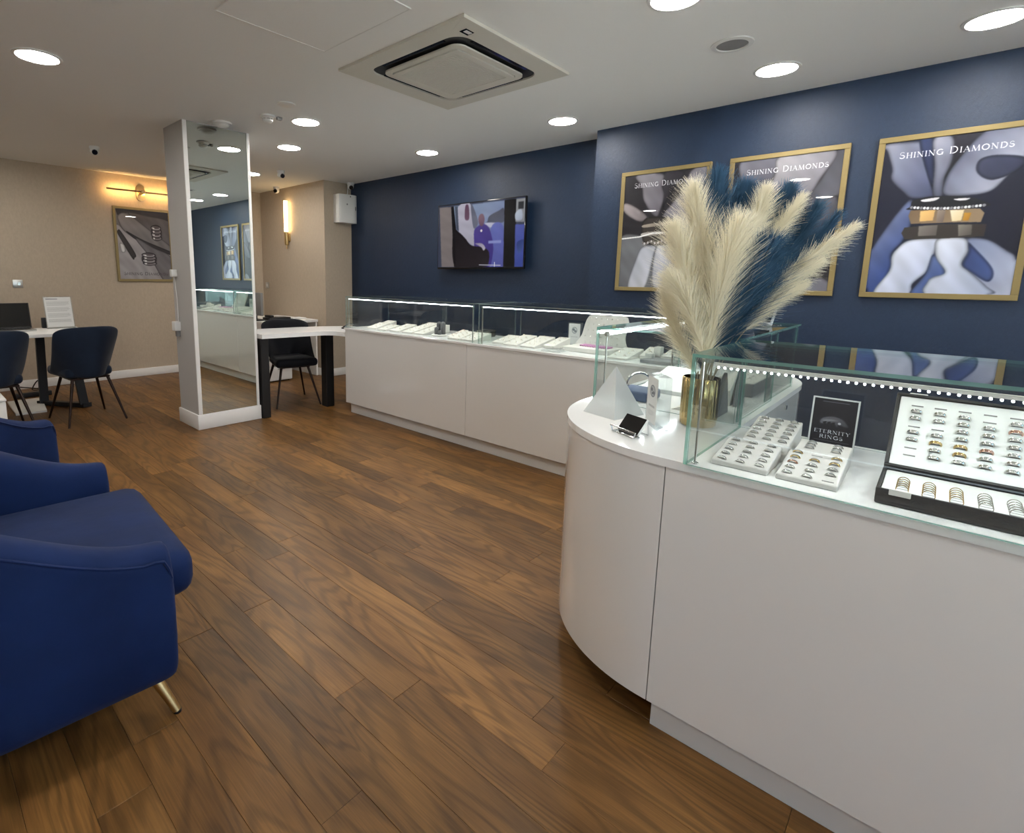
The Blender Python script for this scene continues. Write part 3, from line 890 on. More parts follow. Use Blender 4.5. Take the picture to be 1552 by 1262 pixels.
for c in range(6):
    y = 0.022 - c * 0.0425
    for r in range(8):
        x = 0.038 + r * 0.0205
        sl.box(x - 0.0014, x + 0.0014, y - 0.011, y + 0.011, -0.0025, 0.0002, M=LM)
        if c < 5 and not (r == 7 or (r in (0, 1, 4) and c == 0) or (r == 4 and c == 1) or (r == 6 and c == 3)):
            k = warm.get((r, c), 'silver')
            ring(k, LM @ Vector((x, y, 0.0016)), Matrix.Rotation(-ang, 4, 'Y') @ Matrix.Rotation(PI / 2, 4, 'Z'),
                 '%s ring, %s row up, %s column of the open ring box lid' % ({'gold': 'yellow gold', 'rose': 'rose gold', 'silver': 'silver'}[k], ORD[r], ORD[c]), 'rings in the box lid', stones=(k == 'silver' and (r + c) % 2 == 0))
    for r in range(5):
        x = bx0 + 0.026 + r * 0.0165
        sb.box(x - 0.0012, x + 0.0012, y - 0.0105, y + 0.0105, 0.857, 0.8604)
        if c < 5:
            ring('gold' if c < 3 else 'silver', Vector((x, y, 0.8632)), Matrix.Rotation(0.25, 4, 'Y') @ Matrix.Rotation(PI / 2, 4, 'Z'),
                 'thin %s ring, %s from the front, %s column in the ring box base' % ('gold' if c < 3 else 'silver', ORD[r], ORD[c]), 'rings in the box base', r=0.0104, thin=True)
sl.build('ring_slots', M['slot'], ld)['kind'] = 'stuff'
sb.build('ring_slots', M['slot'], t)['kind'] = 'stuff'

# eternity rings sign
P_ = Print(220, 330, (26, 27, 36))
P_.poly([(0.2, 0.42), (0.3, 0.36), (0.5, 0.33), (0.68, 0.36), (0.78, 0.42), (0.84, 0.5), (0.62, 0.48), (0.6, 0.53), (0.5, 0.46), (0.22, 0.49)], (95, 95, 102), (60, 60, 68), True, 3)
P_.poly([(0.24, 0.43), (0.45, 0.39), (0.66, 0.4), (0.45, 0.42)], (140, 140, 145), (90, 90, 96), True, 2)
P_.disc(0.64, 0.45, 0.035, 0.022, (190, 190, 195), 0.8)
for i in range(3): P_.poly([(0.26 + i * 0.1, 0.46), (0.34 + i * 0.1, 0.44), (0.3 + i * 0.1, 0.5)], (20, 20, 26), (26, 26, 34), True, 1)
P_.text('E T E R N I T Y'.replace(' ', ''), 0.08, 0.665, 0.062, (226, 228, 232), 0.85, 1.0, 0.0, 1.5)
P_.text('RINGS', 0.22, 0.765, 0.062, (226, 228, 232), 0.56, 1.0, 0.0, 1.5)
for i in range(34): P_.stroke(0.1 + i * 0.024, 0.81, 0.1 + i * 0.024 + 0.014, 0.81, 0.004, 0.004, (120, 122, 130), 1.5)
for i in range(22): P_.stroke(0.2 + i * 0.028, 0.055, 0.2 + i * 0.028 + 0.018, 0.055, 0.006, 0.006, (110, 112, 122), 1.5)
M['eternity'] = image_mat('eternity_card', P_.image('eternity_card'), 0.4)
sx, tl = 1.80, 0.03
t = thing('counter_sign', 'small framed black card reading ETERNITY RINGS behind the ring trays', 'sign', (sx, 0.19, 0.83))
sy0, sy1, sz0, sz1 = 0.137, 0.244, 0.8303, 0.985
m = MB(); fw = 0.004
SM = Matrix.Translation((sx, 0, sz0)) @ Matrix.Rotation(0.10, 4, 'Y')
hh = sz1 - sz0
for a in ((sy0, sy0 + fw, 0, hh), (sy1 - fw, sy1, 0, hh), (sy0 + fw, sy1 - fw, 0, fw), (sy0 + fw, sy1 - fw, hh - fw, hh)):
    m.box(-0.003, 0.004, a[0], a[1], a[2], a[3], M=SM)
m.build('frame', M['acrylic_frost'], t)
MB().box(0.0, 0.003, sy0 + fw, sy1 - fw, fw, hh - fw, M=SM).build('backing', M['box_black'], t)
quad('printed_card', [SM @ Vector((-0.0008, sy1 - fw, hh - fw)), SM @ Vector((-0.0008, sy0 + fw, hh - fw)), SM @ Vector((-0.0008, sy0 + fw, fw)), SM @ Vector((-0.0008, sy1 - fw, fw))], M['eternity'], t)
MB().box(0.004, 0.03, (sy0 + sy1) / 2 - 0.02, (sy0 + sy1) / 2 + 0.02, 0, 0.003).build('foot', M['acrylic'], t) if False else None

# ------------------------------------------------------------------ things on the rounded corner
# pyramid
pc = Vector((1.80, 0.875, 0))
t = thing('acrylic_pyramid', 'milky clear pyramid standing on the rounded counter corner', 'ornament', (1.79, 0.86, 0.83))
b = [(1.714, 0.911), (1.676, 0.773), (1.83, 0.735), (1.868, 0.873)]
ap = (1.772, 0.823, 1.002)
MB().add([(x, y, ZW) for x, y in b] + [ap], [(3, 2, 1, 0), (0, 1, 4), (1, 2, 4), (2, 3, 4), (3, 0, 4)]).build('pyramid', M['acrylic_frost'], t)
t.children[0].name = 'body'

# acrylic sign block
P_ = Print(160, 420, (226, 229, 228))
P_.disc(0.52, 0.30, 0.26, 0.13, (120, 124, 132)); P_.disc(0.52, 0.30, 0.21, 0.105, (176, 180, 184)); P_.disc(0.42, 0.27, 0.09, 0.04, (96, 100, 110)); P_.disc(0.62, 0.33, 0.1, 0.035, (104, 108, 116)); P_.disc(0.5, 0.35, 0.06, 0.025, (90, 94, 104))
for k, (y, x0, x1, h) in enumerate(((0.62, 0.22, 0.8, 0.011), (0.645, 0.22, 0.8, 0.011), (0.74, 0.2, 0.82, 0.004), (0.77, 0.2, 0.75, 0.004), (0.80, 0.2, 0.8, 0.004), (0.83, 0.2, 0.6, 0.004))):
    n = 5 if k < 2 else 14
    for i in range(n):
        w = (x1 - x0) / n
        P_.stroke(x0 + i * w + w * 0.15, y, x0 + i * w + w * 0.7, y, h * 2.0, h * 2.0, (150, 152, 156), 2.6)
M['award'] = image_mat('award_print', P_.image('award_print'), 0.3)
t = thing('acrylic_sign_block', 'clear acrylic block sign with a round grey emblem beside the pyramid', 'sign', (1.70, 0.66, 0.83), math.radians(0))
d = Vector((1.625 - 1.745, 0.60 - 0.70, 0)); 
ax = d.normalized(); nx = Vector((ax.y, -ax.x, 0))
if nx.x > 0: nx = -nx
SB = Matrix(((ax.x, -nx.x, 0, 1.738), (ax.y, -nx.y, 0, 0.694), (0, 0, 1, ZW), (0, 0, 0, 1)))
BW, BD, BH = 0.115, 0.04, 0.172
MB().rbox(0, BW, 0, BD, 0, BH, 0.002, 1, M=SB).build('block', M['acrylic'], t, smooth=30)
quad('print', [SB @ Vector((0.01, -0.0006, BH - 0.008)), SB @ Vector((BW - 0.01, -0.0006, BH - 0.008)), SB @ Vector((BW - 0.01, -0.0006, 0.014)), SB @ Vector((0.01, -0.0006, 0.014))], M['award'], t)

# card on easel
t = thing('card_easel', 'small black card on a bent steel easel at the rounded counter edge', 'card holder', (1.54, 0.69, 0.83))
e0 = Vector((1.555, 0.722, ZW)); e1 = Vector((1.515, 0.628, ZW)); ex = (e1 - e0).normalized(); en = Vector((-ex.y, ex.x, 0))
if en.x < 0: en = -en
EM = Matrix(((ex.x, en.x, 0, e0.x), (ex.y, en.y, 0, e0.y), (0, 0, 1, ZW), (0, 0, 0, 1)))
EL = (e1 - e0).length
til = EM @ Matrix.Translation((0, 0.012, 0.006)) @ Matrix.Rotation(math.radians(-38), 4, 'X')
MB().rbox(0.008, EL - 0.008, 0, 0.008, 0.002, 0.062, 0.001, 1, M=til).build('card_block', M['white_plastic'], t, smooth=30)
MB().rbox(0.009, EL - 0.009, -0.0012, -0.0002, 0.003, 0.061, 0.0004, 1, M=til).build('black_card', M['black_gloss'], t, smooth=30)
st = MB()
st.tube(spline([EM @ Vector(p) for p in ((0.004, -0.004, 0.004), (0.0, -0.004, 0.016), (0.006, -0.006, 0.020), (EL - 0.006, -0.006, 0.020), (EL, -0.004, 0.016), (EL - 0.004, -0.004, 0.004))], 5), 0.0022, 6)
st.rbox(0.002, EL - 0.002, -0.004, 0.02, 0.001, 0.004, 0.001, 1, M=EM)
for x in (0.012, EL - 0.012):
    st.tube([til @ Vector((x, 0.0105, 0.058)), EM @ Vector((x, 0.062, 0.0025))], 0.0016, 6)
st.tube([EM @ Vector((0.012, 0.062, 0.0025)), EM @ Vector((EL - 0.012, 0.062, 0.0025))], 0.0016, 6)
st.build('wire_stand', M['chrome'], t, smooth=60)

# vase
VX, VY = 1.836, 0.556
t = thing('gold_vase', 'ribbed gold glass vase holding the cream and blue pampas plumes', 'vase', (VX, VY, 0.83))
n = 120
prof = [(0.0, 0.004), (0.046, 0.004), (0.050, 0.0), (0.054, 0.004), (0.056, 0.03), (0.056, 0.095), (0.0565, 0.16), (0.0535, 0.162), (0.053, 0.03), (0.048, 0.012), (0.0, 0.012)]
vb = MB(); n = 160; v = []; fs = []
for r, z in prof:
    for j in range(n):
        w = 2 * PI * j / n
        rr = r * (1 + (0.03 * abs(math.sin(10 * w)) - 0.012 if r > 0.0535 else 0))
        v.append((VX + rr * math.cos(w), VY + rr * math.sin(w), ZW + z))
for i in range(len(prof) - 1):
    for j in range(n): fs.append((i * n + j, i * n + (j + 1) % n, (i + 1) * n + (j + 1) % n, (i + 1) * n + j))
M['gold_glass'] = mat('gold_glass', (0.56, 0.42, 0.20), 0.14, 1.0)
vb.add(v, fs).build('body', M['gold_glass'], t, smooth=60)
vb = None

# pampas plumes
CREAM = [([(1.949, 0.59, 1.138), (1.963, 0.627, 1.363), (1.969, 0.68, 1.623)], 0.078), ([(1.814, 0.538, 1.064), (1.863, 0.536, 1.276), (1.929, 0.515, 1.487)], 0.085), ([(1.863, 0.569, 1.101), (1.847, 0.63, 1.295), (1.836, 0.684, 1.479)], 0.066), ([(1.878, 0.589, 0.998), (1.857, 0.657, 1.138), (1.844, 0.701, 1.272)], 0.045), ([(1.786, 0.537, 1.057), (1.769, 0.59, 1.212), (1.739, 0.646, 1.316)], 0.051), ([(2.082, 0.547, 1.366), (2.133, 0.521, 1.482), (2.176, 0.507, 1.625)], 0.051), ([(2.08, 0.505, 1.366), (2.149, 0.456, 1.469), (2.227, 0.404, 1.601)], 0.039), ([(1.927, 0.512, 1.145), (2.091, 0.384, 1.333), (2.257, 0.248, 1.499)], 0.046), ([(1.88, 0.484, 1.129), (1.996, 0.397, 1.278), (2.104, 0.307, 1.38)], 0.034), ([(1.886, 0.454, 1.152), (1.969, 0.389, 1.247), (2.034, 0.335, 1.305)], 0.027)]
BLUE = [([(2.074, 0.635, 1.2), (2.113, 0.643, 1.416), (2.154, 0.66, 1.679)], 0.082), ([(2.123, 0.627, 1.199), (2.189, 0.609, 1.418), (2.255, 0.592, 1.65)], 0.076), ([(1.909, 0.54, 1.055), (1.988, 0.495, 1.221), (2.064, 0.458, 1.409)], 0.093), ([(2.022, 0.561, 1.089), (2.172, 0.457, 1.322), (2.312, 0.369, 1.578)], 0.061), ([(2.068, 0.556, 1.086), (2.24, 0.43, 1.323), (2.399, 0.317, 1.556)], 0.047), ([(1.847, 0.531, 1.051), (1.896, 0.506, 1.169), (1.962, 0.467, 1.298)], 0.082), ([(2.104, 0.587, 1.32), (2.22, 0.504, 1.487), (2.295, 0.459, 1.635)], 0.057), ([(1.945, 0.589, 0.998), (1.948, 0.62, 1.136), (1.964, 0.639, 1.295)], 0.035)]
CL = ['tall cream pampas plume leaning left in front of the first poster', 'fullest cream pampas plume, upright in the middle of the vase', 'cream pampas plume left of the fullest one', 'low drooping cream pampas plume at the left, in front of the glass case', 'short cream pampas plume at the front left of the bunch', 'cream pampas plume standing up through the blue ones, before the middle poster', 'narrow cream pampas plume beside the upright one before the middle poster', 'longest cream pampas plume reaching far right towards the third poster', 'cream pampas plume just under the longest right one', 'lowest cream pampas plume on the right side']
BL = ['tallest dark blue pampas plume at the back, between the two left posters', 'dark blue pampas plume at the back, before the left edge of the middle poster', 'broad dark blue pampas plume in the middle of the bunch', 'dark blue pampas plume slanting right above the longest cream one', 'rightmost dark blue pampas plume over the middle poster frame', 'low broad dark blue pampas plume beside the fullest cream one', 'dark blue pampas plume behind the two upright cream plumes', 'small dark blue pampas plume in the gap between the left cream plumes']
def plume(pts, hw, material, label, idx, dense):
    a = 2 * PI * idx / 9.0
    foot = (VX + 0.022 * math.cos(a), VY + 0.022 * math.sin(a), ZW + 0.014)
    d = Vector(pts[0]) - Vector((VX, VY, ZW + 0.16)); dh = Vector((d.x, d.y, 0))
    k = min(0.036, dh.length) / max(dh.length, 1e-6)
    mouth = (VX + dh.x * k, VY + dh.y * k, ZW + 0.165)
    t = thing('pampas_plume', label, 'dried plume', foot, 0, 'cream pampas plumes' if material == 'cream_plume' else 'blue pampas plumes')
    sp = spline([foot, mouth] + pts, 12)
    MB().tube(sp, [0.0022 - 0.0014 * i / len(sp) for i in range(len(sp))], 6).build('stalk', M['stalk'], t, smooth=60)
    # feathery hairs along the spine
    body = np.array(spline([mouth] + pts, 30)) if False else np.array(spline(pts, 40))
    n = len(body); N = dense
    tan = np.gradient(body, axis=0); tan /= np.linalg.norm(tan, axis=1)[:, None]
    s = rng.random(N) ** 0.85 * 0.97
    i = np.clip((s * (n - 1)).astype(int), 0, n - 1)
    base = body[i]; T = tan[i]
    q = rng.normal(size=(N, 3)); q -= (q * T).sum(1)[:, None] * T; q /= np.linalg.norm(q, axis=1)[:, None]
    env = np.clip(np.sin(np.pi * np.clip(0.12 + 0.80 * s, 0, 1)) ** 0.75, 0.3, 1)
    Lh = hw * 2.0 * env * rng.uniform(0.55, 1.35, N)
    spread = rng.uniform(0.22, 0.62, N)[:, None] * (1 - 0.45 * s[:, None])
    V = []; F = []
    K = 4
    side = np.cross(T, q); 
    tw = rng.uniform(-1, 1, N)[:, None]
    wv = side * np.cos(tw) + q * np.sin(tw)
    drp = np.array([0, 0, -1.0])
    wid = (0.0010 if material == 'cream_plume' else 0.0012) * rng.uniform(0.7, 1.3, N)
    rows = []
    for j in range(K):
        u = j / (K - 1)
        p = base + T * (Lh * u * 0.95)[:, None] + q * (Lh * u)[:, None] * spread * (1 + 0.35 * u) + drp * (Lh * u * u * 0.16)[:, None]
        w = (wid * (1 - 0.75 * u))[:, None] * wv
        rows.append((p - w, p + w))
    Vv = np.stack([x for r in rows for x in r], axis=1).reshape(-1, 3)
    off = np.arange(N)[:, None] * (2 * K)
    quads = np.concatenate([off + np.array([[2 * j, 2 * j + 1, 2 * j + 3, 2 * j + 2]]) for j in range(K - 1)], 0)
    Vv = Vv - np.array(foot)
    me = bpy.data.meshes.new('plume')
    me.vertices.add(len(Vv)); me.vertices.foreach_set('co', Vv.ravel().astype(np.float32))
    me.loops.add(quads.size); me.loops.foreach_set('vertex_index', quads.ravel().astype(np.int32))
    me.polygons.add(len(quads)); me.polygons.foreach_set('loop_start', (np.arange(len(quads)) * 4).astype(np.int32))
    me.update(calc_edges=True); me.validate()
    me.materials.append(M[material]); me.shade_smooth()
    o = bpy.data.objects.new('plume', me); C.objects.link(o); o.parent = t
    return t
for k, (p, hw) in enumerate(CREAM): plume(p, hw, 'cream_plume', CL[k], k, int(1500 + 26000 * hw))
for k, (p, hw) in enumerate(BLUE): plume(p, hw, 'blue_plume', BL[k], k + 4, int(2200 + 34000 * hw))

PRINTS = {'p3': [('up_left', [(0.003, 0.006), (0.248, 0.013), (0.295, 0.033), (0.386, 0.316), (0.417, 0.372), (0.253, 0.377), (0.178, 0.331), (0.077, 0.242), (0.071, 0.17), (0.024, 0.064)], (138, 142, 160), (70, 78, 110)),
  ('fold', [(0.242, 0.013), (0.339, 0.009), (0.364, 0.138), (0.385, 0.326)], (50, 62, 100), (40, 48, 80)),
  ('gap', [(0.47, 0.01), (0.698, 0.004), (0.58, 0.111), (0.51, 0.18), (0.453, 0.272), (0.45, 0.194)], (38, 38, 52), (30, 30, 42)),
  ('strip', [(0.339, 0.009), (0.47, 0.01), (0.49, 0.15), (0.456, 0.263), (0.464, 0.371), (0.394, 0.366), (0.371, 0.168)], (145, 148, 165), (85, 90, 112)),
  ('right', [(0.687, -0.007), (0.92, -0.005), (0.953, 0.177), (0.861, 0.277), (0.772, 0.363), (0.626, 0.381), (0.469, 0.366), (0.463, 0.273), (0.526, 0.153)], (95, 100, 122), (160, 165, 185)),
  ('hollow', [(0.669, 0.167), (0.782, 0.151), (0.955, 0.186), (0.896, 0.262), (0.76, 0.296), (0.662, 0.241)], (62, 68, 95), (50, 55, 80)),
  ('lowL', [(0.226, 0.385), (-0.026, 0.764), (0.019, 1.01), (0.086, 1.003), (0.168, 0.841), (0.162, 0.735), (0.23, 0.652), (0.273, 0.53)], (100, 112, 150), (50, 72, 135)),
  ('lowR', [(0.663, 0.649), (0.804, 0.658), (0.932, 0.728), (0.999, 0.785), (1.014, 0.999), (0.864, 0.998), (0.732, 0.871), (0.665, 0.812), (0.691, 0.723)], (120, 132, 165), (175, 182, 205)),
  ('blueR', [(0.677, 0.674), (0.723, 0.704), (0.866, 0.842), (0.851, 0.92), (0.73, 0.861), (0.665, 0.812), (0.693, 0.733)], (50, 68, 120), (70, 90, 145)),
  ('petalL', [(0.275, 0.648), (0.479, 0.644), (0.468, 0.739), (0.457, 0.8), (0.434, 0.862), (0.346, 0.94), (0.329, 1.009), (0.063, 1.015), (0.158, 0.851), (0.16, 0.756), (0.192, 0.704)], (205, 212, 230), (175, 185, 212)),
  ('blueC', [(0.463, 0.744), (0.565, 0.867), (0.491, 1.005), (0.335, 1.009), (0.425, 0.872)], (95, 115, 165), (60, 85, 145)),
  ('petalC', [(0.479, 0.644), (0.652, 0.644), (0.688, 0.704), (0.689, 0.743), (0.665, 0.812), (0.73, 0.861), (0.846, 0.949), (0.884, 0.997), (0.458, 1.006), (0.45, 0.923), (0.483, 0.892), (0.559, 0.862), (0.491, 0.78), (0.465, 0.719)], (205, 212, 228), (165, 176, 205)),
  ('ring1', [(0.25, 0.427), (0.261, 0.392), (0.352, 0.373), (0.481, 0.375), (0.628, 0.389), (0.733, 0.421), (0.751, 0.456), (0.259, 0.45)], (40, 42, 48), (40, 42, 48)),
  ('hl1', [(0.322, 0.389), (0.439, 0.38), (0.411, 0.4), (0.335, 0.402)], (235, 238, 240), (200, 200, 205)),
  ('hl2', [(0.542, 0.397), (0.644, 0.397), (0.621, 0.41), (0.57, 0.408)], (225, 228, 230), (200, 200, 205)),
  ('gold', [(0.243, 0.488), (0.254, 0.453), (0.431, 0.455), (0.721, 0.465), (0.754, 0.494), (0.741, 0.55), (0.552, 0.544), (0.269, 0.542)], (120, 100, 78), (150, 130, 105)),
  ('g1', [(0.323, 0.462), (0.426, 0.457), (0.421, 0.527), (0.328, 0.528)], (222, 182, 115), (200, 160, 100)),
  ('g2', [(0.528, 0.467), (0.621, 0.468), (0.612, 0.535), (0.551, 0.537)], (230, 220, 195), (215, 195, 150)),
  ('g3', [(0.625, 0.487), (0.67, 0.489), (0.659, 0.537), (0.621, 0.535)], (195, 145, 50), (170, 120, 40)),
  ('bag', [(0.442, 0.458), (0.498, 0.461), (0.493, 0.54), (0.445, 0.538)], (150, 135, 125), (110, 98, 92)),
  ('dark', [(0.21, 0.6), (0.227, 0.564), (0.468, 0.551), (0.78, 0.563), (0.776, 0.638), (0.484, 0.644), (0.24, 0.642)], (62, 58, 57), (60, 56, 55)),
  ('d1', [(0.328, 0.558), (0.459, 0.556), (0.459, 0.623), (0.333, 0.624)], (125, 120, 116), (95, 90, 88)),
  ('d2', [(0.596, 0.559), (0.688, 0.563), (0.694, 0.626), (0.609, 0.633)], (135, 130, 122), (90, 85, 82))],
 'p3row': [(0.257, 0.438), (0.743, 0.451)],
 'p1': [('a', [(0.492, 0.016), (0.745, 0.02), (0.662, 0.127), (0.54, 0.267), (0.516, 0.321)], (58, 56, 70), (46, 44, 58)),
  ('b', [(0.139, 0.003), (0.481, 0.013), (0.483, 0.113), (0.522, 0.198), (0.494, 0.306), (0.452, 0.38), (0.365, 0.341), (0.258, 0.222), (0.224, 0.108)], (140, 135, 150), (105, 100, 118)),
  ('c', [(0.819, 0.014), (1.01, 0.005), (1.001, 0.126), (0.939, 0.239), (0.916, 0.502), (0.682, 0.466), (0.514, 0.39), (0.62, 0.272), (0.742, 0.159)], (125, 120, 138), (150, 146, 165)),
  ('d', [(0.01, 0.236), (0.168, 0.281), (0.327, 0.374), (0.225, 0.412), (0.015, 0.323)], (172, 156, 160), (130, 118, 128)),
  ('low', [(-0.025, 0.556), (0.324, 0.537), (0.77, 0.551), (1.016, 1.017), (0.001, 1.035)], (112, 116, 126), (96, 102, 116)),
  ('e', [(0.124, 1.01), (0.216, 0.737), (0.292, 0.636), (0.46, 0.633), (0.448, 0.711), (0.354, 1.007)], (165, 172, 195), (190, 196, 214)),
  ('f', [(0.47, 1.005), (0.462, 0.654), (0.643, 0.637), (0.784, 1.0)], (185, 190, 208), (165, 172, 195)),
  ('ring', [(0.261, 0.449), (0.307, 0.387), (0.452, 0.38), (0.695, 0.412), (0.744, 0.496), (0.739, 0.618), (0.521, 0.627), (0.321, 0.608), (0.27, 0.535)], (62, 56, 52), (88, 80, 74)),
  ('r1', [(0.282, 0.443), (0.498, 0.431), (0.7, 0.453), (0.702, 0.474), (0.502, 0.459), (0.291, 0.467)], (165, 150, 130), (120, 108, 95)),
  ('r2', [(0.279, 0.514), (0.507, 0.504), (0.728, 0.522), (0.727, 0.55), (0.51, 0.536), (0.286, 0.543)], (180, 172, 165), (120, 112, 108)),
  ('line', [(-0.002, 0.553), (0.239, 0.541), (0.405, 0.514), (0.649, 0.517), (0.65, 0.525), (0.41, 0.524), (0.244, 0.552), (-0.001, 0.564)], (240, 240, 240), (240, 240, 240))],  # last entry: reflection of the lit case strip, painted in as a white streak
 'p2': [('a', [(0.07, -0.006), (0.453, -0.004), (0.368, 0.202), (0.309, 0.282), (0.173, 0.335), (0.073, 0.142)], (112, 112, 132), (85, 86, 108)),
  ('c', [(0.731, 0.31), (0.837, 0.18), (0.932, -0.0), (1.01, -0.003), (1.005, 0.305), (0.762, 0.428)], (70, 72, 90), (95, 97, 116)),
  ('b', [(0.445, -0.005), (0.931, -0.002), (0.825, 0.191), (0.738, 0.31), (0.605, 0.337), (0.37, 0.274), (0.409, 0.11)], (150, 148, 160), (122, 120, 138)),
  ('d', [(0.762, 0.428), (0.979, 0.315), (0.982, 0.507), (0.857, 0.594), (0.644, 0.612)], (105, 105, 124), (60, 62, 80)),
  ('e', [(0.746, 1.011), (0.794, 0.938), (0.945, 0.901), (1.057, 1.005)], (130, 130, 150), (110, 110, 132)),
  ('f', [(0.095, 0.368), (0.314, 0.319), (0.413, 0.58), (0.281, 0.777), (0.092, 0.724)], (130, 130, 150), (95, 96, 118)),
  ('g', [(0.095, 0.75), (0.37, 0.728), (0.55, 1.015), (0.097, 1.024)], (150, 152, 172), (120, 124, 150)),
  ('ring', [(0.312, 0.307), (0.489, 0.249), (0.649, 0.339), (0.694, 0.447), (0.552, 0.489), (0.361, 0.431)], (72, 68, 68), (110, 105, 104)),
  ('gem', [(0.434, 0.29), (0.489, 0.252), (0.547, 0.292), (0.5, 0.33)], (205, 205, 210), (120, 120, 128))],
 'p4': [('lower', [(-0.033, 0.257), (0.192, 0.335), (0.496, 0.45), (1.019, 0.622), (0.981, 1.052), (-0.116, 1.056)], (170, 163, 170), (150, 143, 150)),
  ('dark', [(-0.006, -0.011), (1.076, -0.034), (1.06, 0.158), (0.557, 0.067), (0.221, 0.048), (0.03, 0.093)], (56, 50, 60), (66, 60, 68)),
  ('mid', [(0.22, 0.053), (0.557, 0.067), (1.06, 0.148), (1.029, 0.505), (0.682, 0.33)], (92, 86, 92), (112, 105, 110)),
  ('band', [(0.041, 0.092), (0.22, 0.062), (0.684, 0.311), (1.029, 0.505), (1.021, 0.593), (0.424, 0.435), (0.136, 0.311), (0.044, 0.181)], (140, 133, 138), (120, 113, 118)),
  ('fold', [(0.171, 0.309), (0.498, 0.432), (1.022, 0.583), (1.018, 0.632), (0.663, 0.538), (0.328, 0.42)], (58, 52, 56), (70, 64, 68)),
  ('streak', [(0.329, 0.402), (0.664, 0.528), (1.014, 0.671), (0.981, 1.052), (0.825, 1.014), (0.598, 0.691)], (108, 102, 110), (122, 116, 124)),
  ('tube', [(0.019, 0.308), (0.076, 0.323), (0.308, 0.624), (0.289, 0.69), (0.241, 0.691), (0.014, 0.362)], (82, 74, 76), (60, 54, 56)),
  ('hl', [(0.036, 0.488), (0.115, 0.512), (0.13, 0.602), (0.058, 0.614)], (225, 225, 228), (205, 205, 210))],
 'p4r': [(0.748, 0.308), (0.864, 0.302), (0.733, 0.469), (0.572, 0.701), (0.73, 0.697), (0.559, 0.834)],
 'tv': [('bg', [(0.194, 0.023), (0.79, 0.02), (0.797, 0.999), (0.227, 0.995)], (140, 158, 182), (110, 118, 165)),
  ('tan', [(0.011, 0.021), (0.163, 0.028), (0.229, 0.995), (0.048, 0.994)], (135, 125, 122), (120, 112, 112)),
  ('white', [(0.247, 0.053), (0.409, 0.036), (0.465, 0.631), (0.42, 0.651), (0.267, 0.442)], (188, 184, 200), (170, 168, 182)),
  ('red', [(0.34, 0.037), (0.377, 0.039), (0.389, 0.222), (0.367, 0.265), (0.335, 0.227)], (95, 66, 88), (110, 80, 100)),
  ('dr2', [(0.404, 0.041), (0.427, 0.044), (0.495, 0.302), (0.442, 0.388)], (95, 98, 115), (110, 112, 130)),
  ('plant', [(0.604, 0.302), (0.624, 0.227), (0.724, 0.162), (0.78, 0.137), (0.782, 0.332), (0.6, 0.324)], (66, 70, 88), (90, 94, 112)),
  ('table', [(0.574, 0.333), (0.643, 0.326), (0.728, 0.348), (0.695, 0.389), (0.636, 0.4), (0.593, 0.368)], (195, 196, 215), (180, 180, 205)),
  ('blue', [(0.645, 0.407), (0.78, 0.397), (0.795, 0.999), (0.658, 0.998)], (104, 112, 182), (86, 90, 160)),
  ('body', [(0.452, 0.434), (0.505, 0.359), (0.548, 0.336), (0.601, 0.369), (0.637, 0.45), (0.676, 0.677), (0.664, 0.902), (0.632, 0.998), (0.481, 0.997), (0.456, 0.642)], (80, 66, 140), (64, 54, 128)),
  ('head', [(0.498, 0.257), (0.51, 0.202), (0.535, 0.182), (0.559, 0.208), (0.569, 0.276), (0.557, 0.353), (0.536, 0.374), (0.509, 0.337)], (128, 96, 108), (104, 78, 100)),
  ('sil', [(0.194, 0.412), (0.267, 0.442), (0.344, 0.542), (0.42, 0.657), (0.547, 0.693), (0.627, 0.765), (0.626, 0.946), (0.571, 0.997), (0.227, 0.995)], (16, 12, 15), (40, 34, 38)),
  ('post', [(0.163, 0.028), (0.194, 0.029), (0.228, 0.368), (0.219, 0.462), (0.229, 0.995), (0.213, 0.995)], (10, 9, 12), (10, 9, 12)),
  ('post2', [(0.208, 0.027), (0.243, 0.027), (0.265, 0.43), (0.233, 0.392)], (80, 88, 104), (70, 76, 92)),
  ('hand', [(0.465, 0.631), (0.546, 0.636), (0.587, 0.706), (0.565, 0.745), (0.538, 0.692)], (150, 140, 160), (180, 176, 190)),
  ('blk', [(0.786, 0.014), (0.909, 0.017), (0.915, 1.0), (0.793, 0.999)], (8, 6, 8), (10, 8, 10)),
  ('rt', [(0.909, 0.017), (1.02, 0.019), (1.026, 0.358), (0.906, 0.345)], (158, 160, 160), (140, 142, 150)),
  ('rtd', [(0.931, 0.063), (0.985, 0.06), (0.985, 0.165), (0.932, 0.163)], (50, 52, 56), (50, 52, 56)),
  ('rw', [(0.904, 0.217), (0.964, 0.172), (0.975, 0.31), (0.909, 0.314)], (190, 200, 215), (170, 180, 200)),
  ('rb', [(0.905, 0.382), (1.029, 0.39), (1.044, 1.006), (0.911, 1.005)], (84, 94, 170), (60, 74, 150)),
  ('rb2', [(0.93, 0.647), (1.006, 0.609), (0.979, 0.757), (0.949, 0.799)], (48, 62, 120), (70, 90, 150))]}
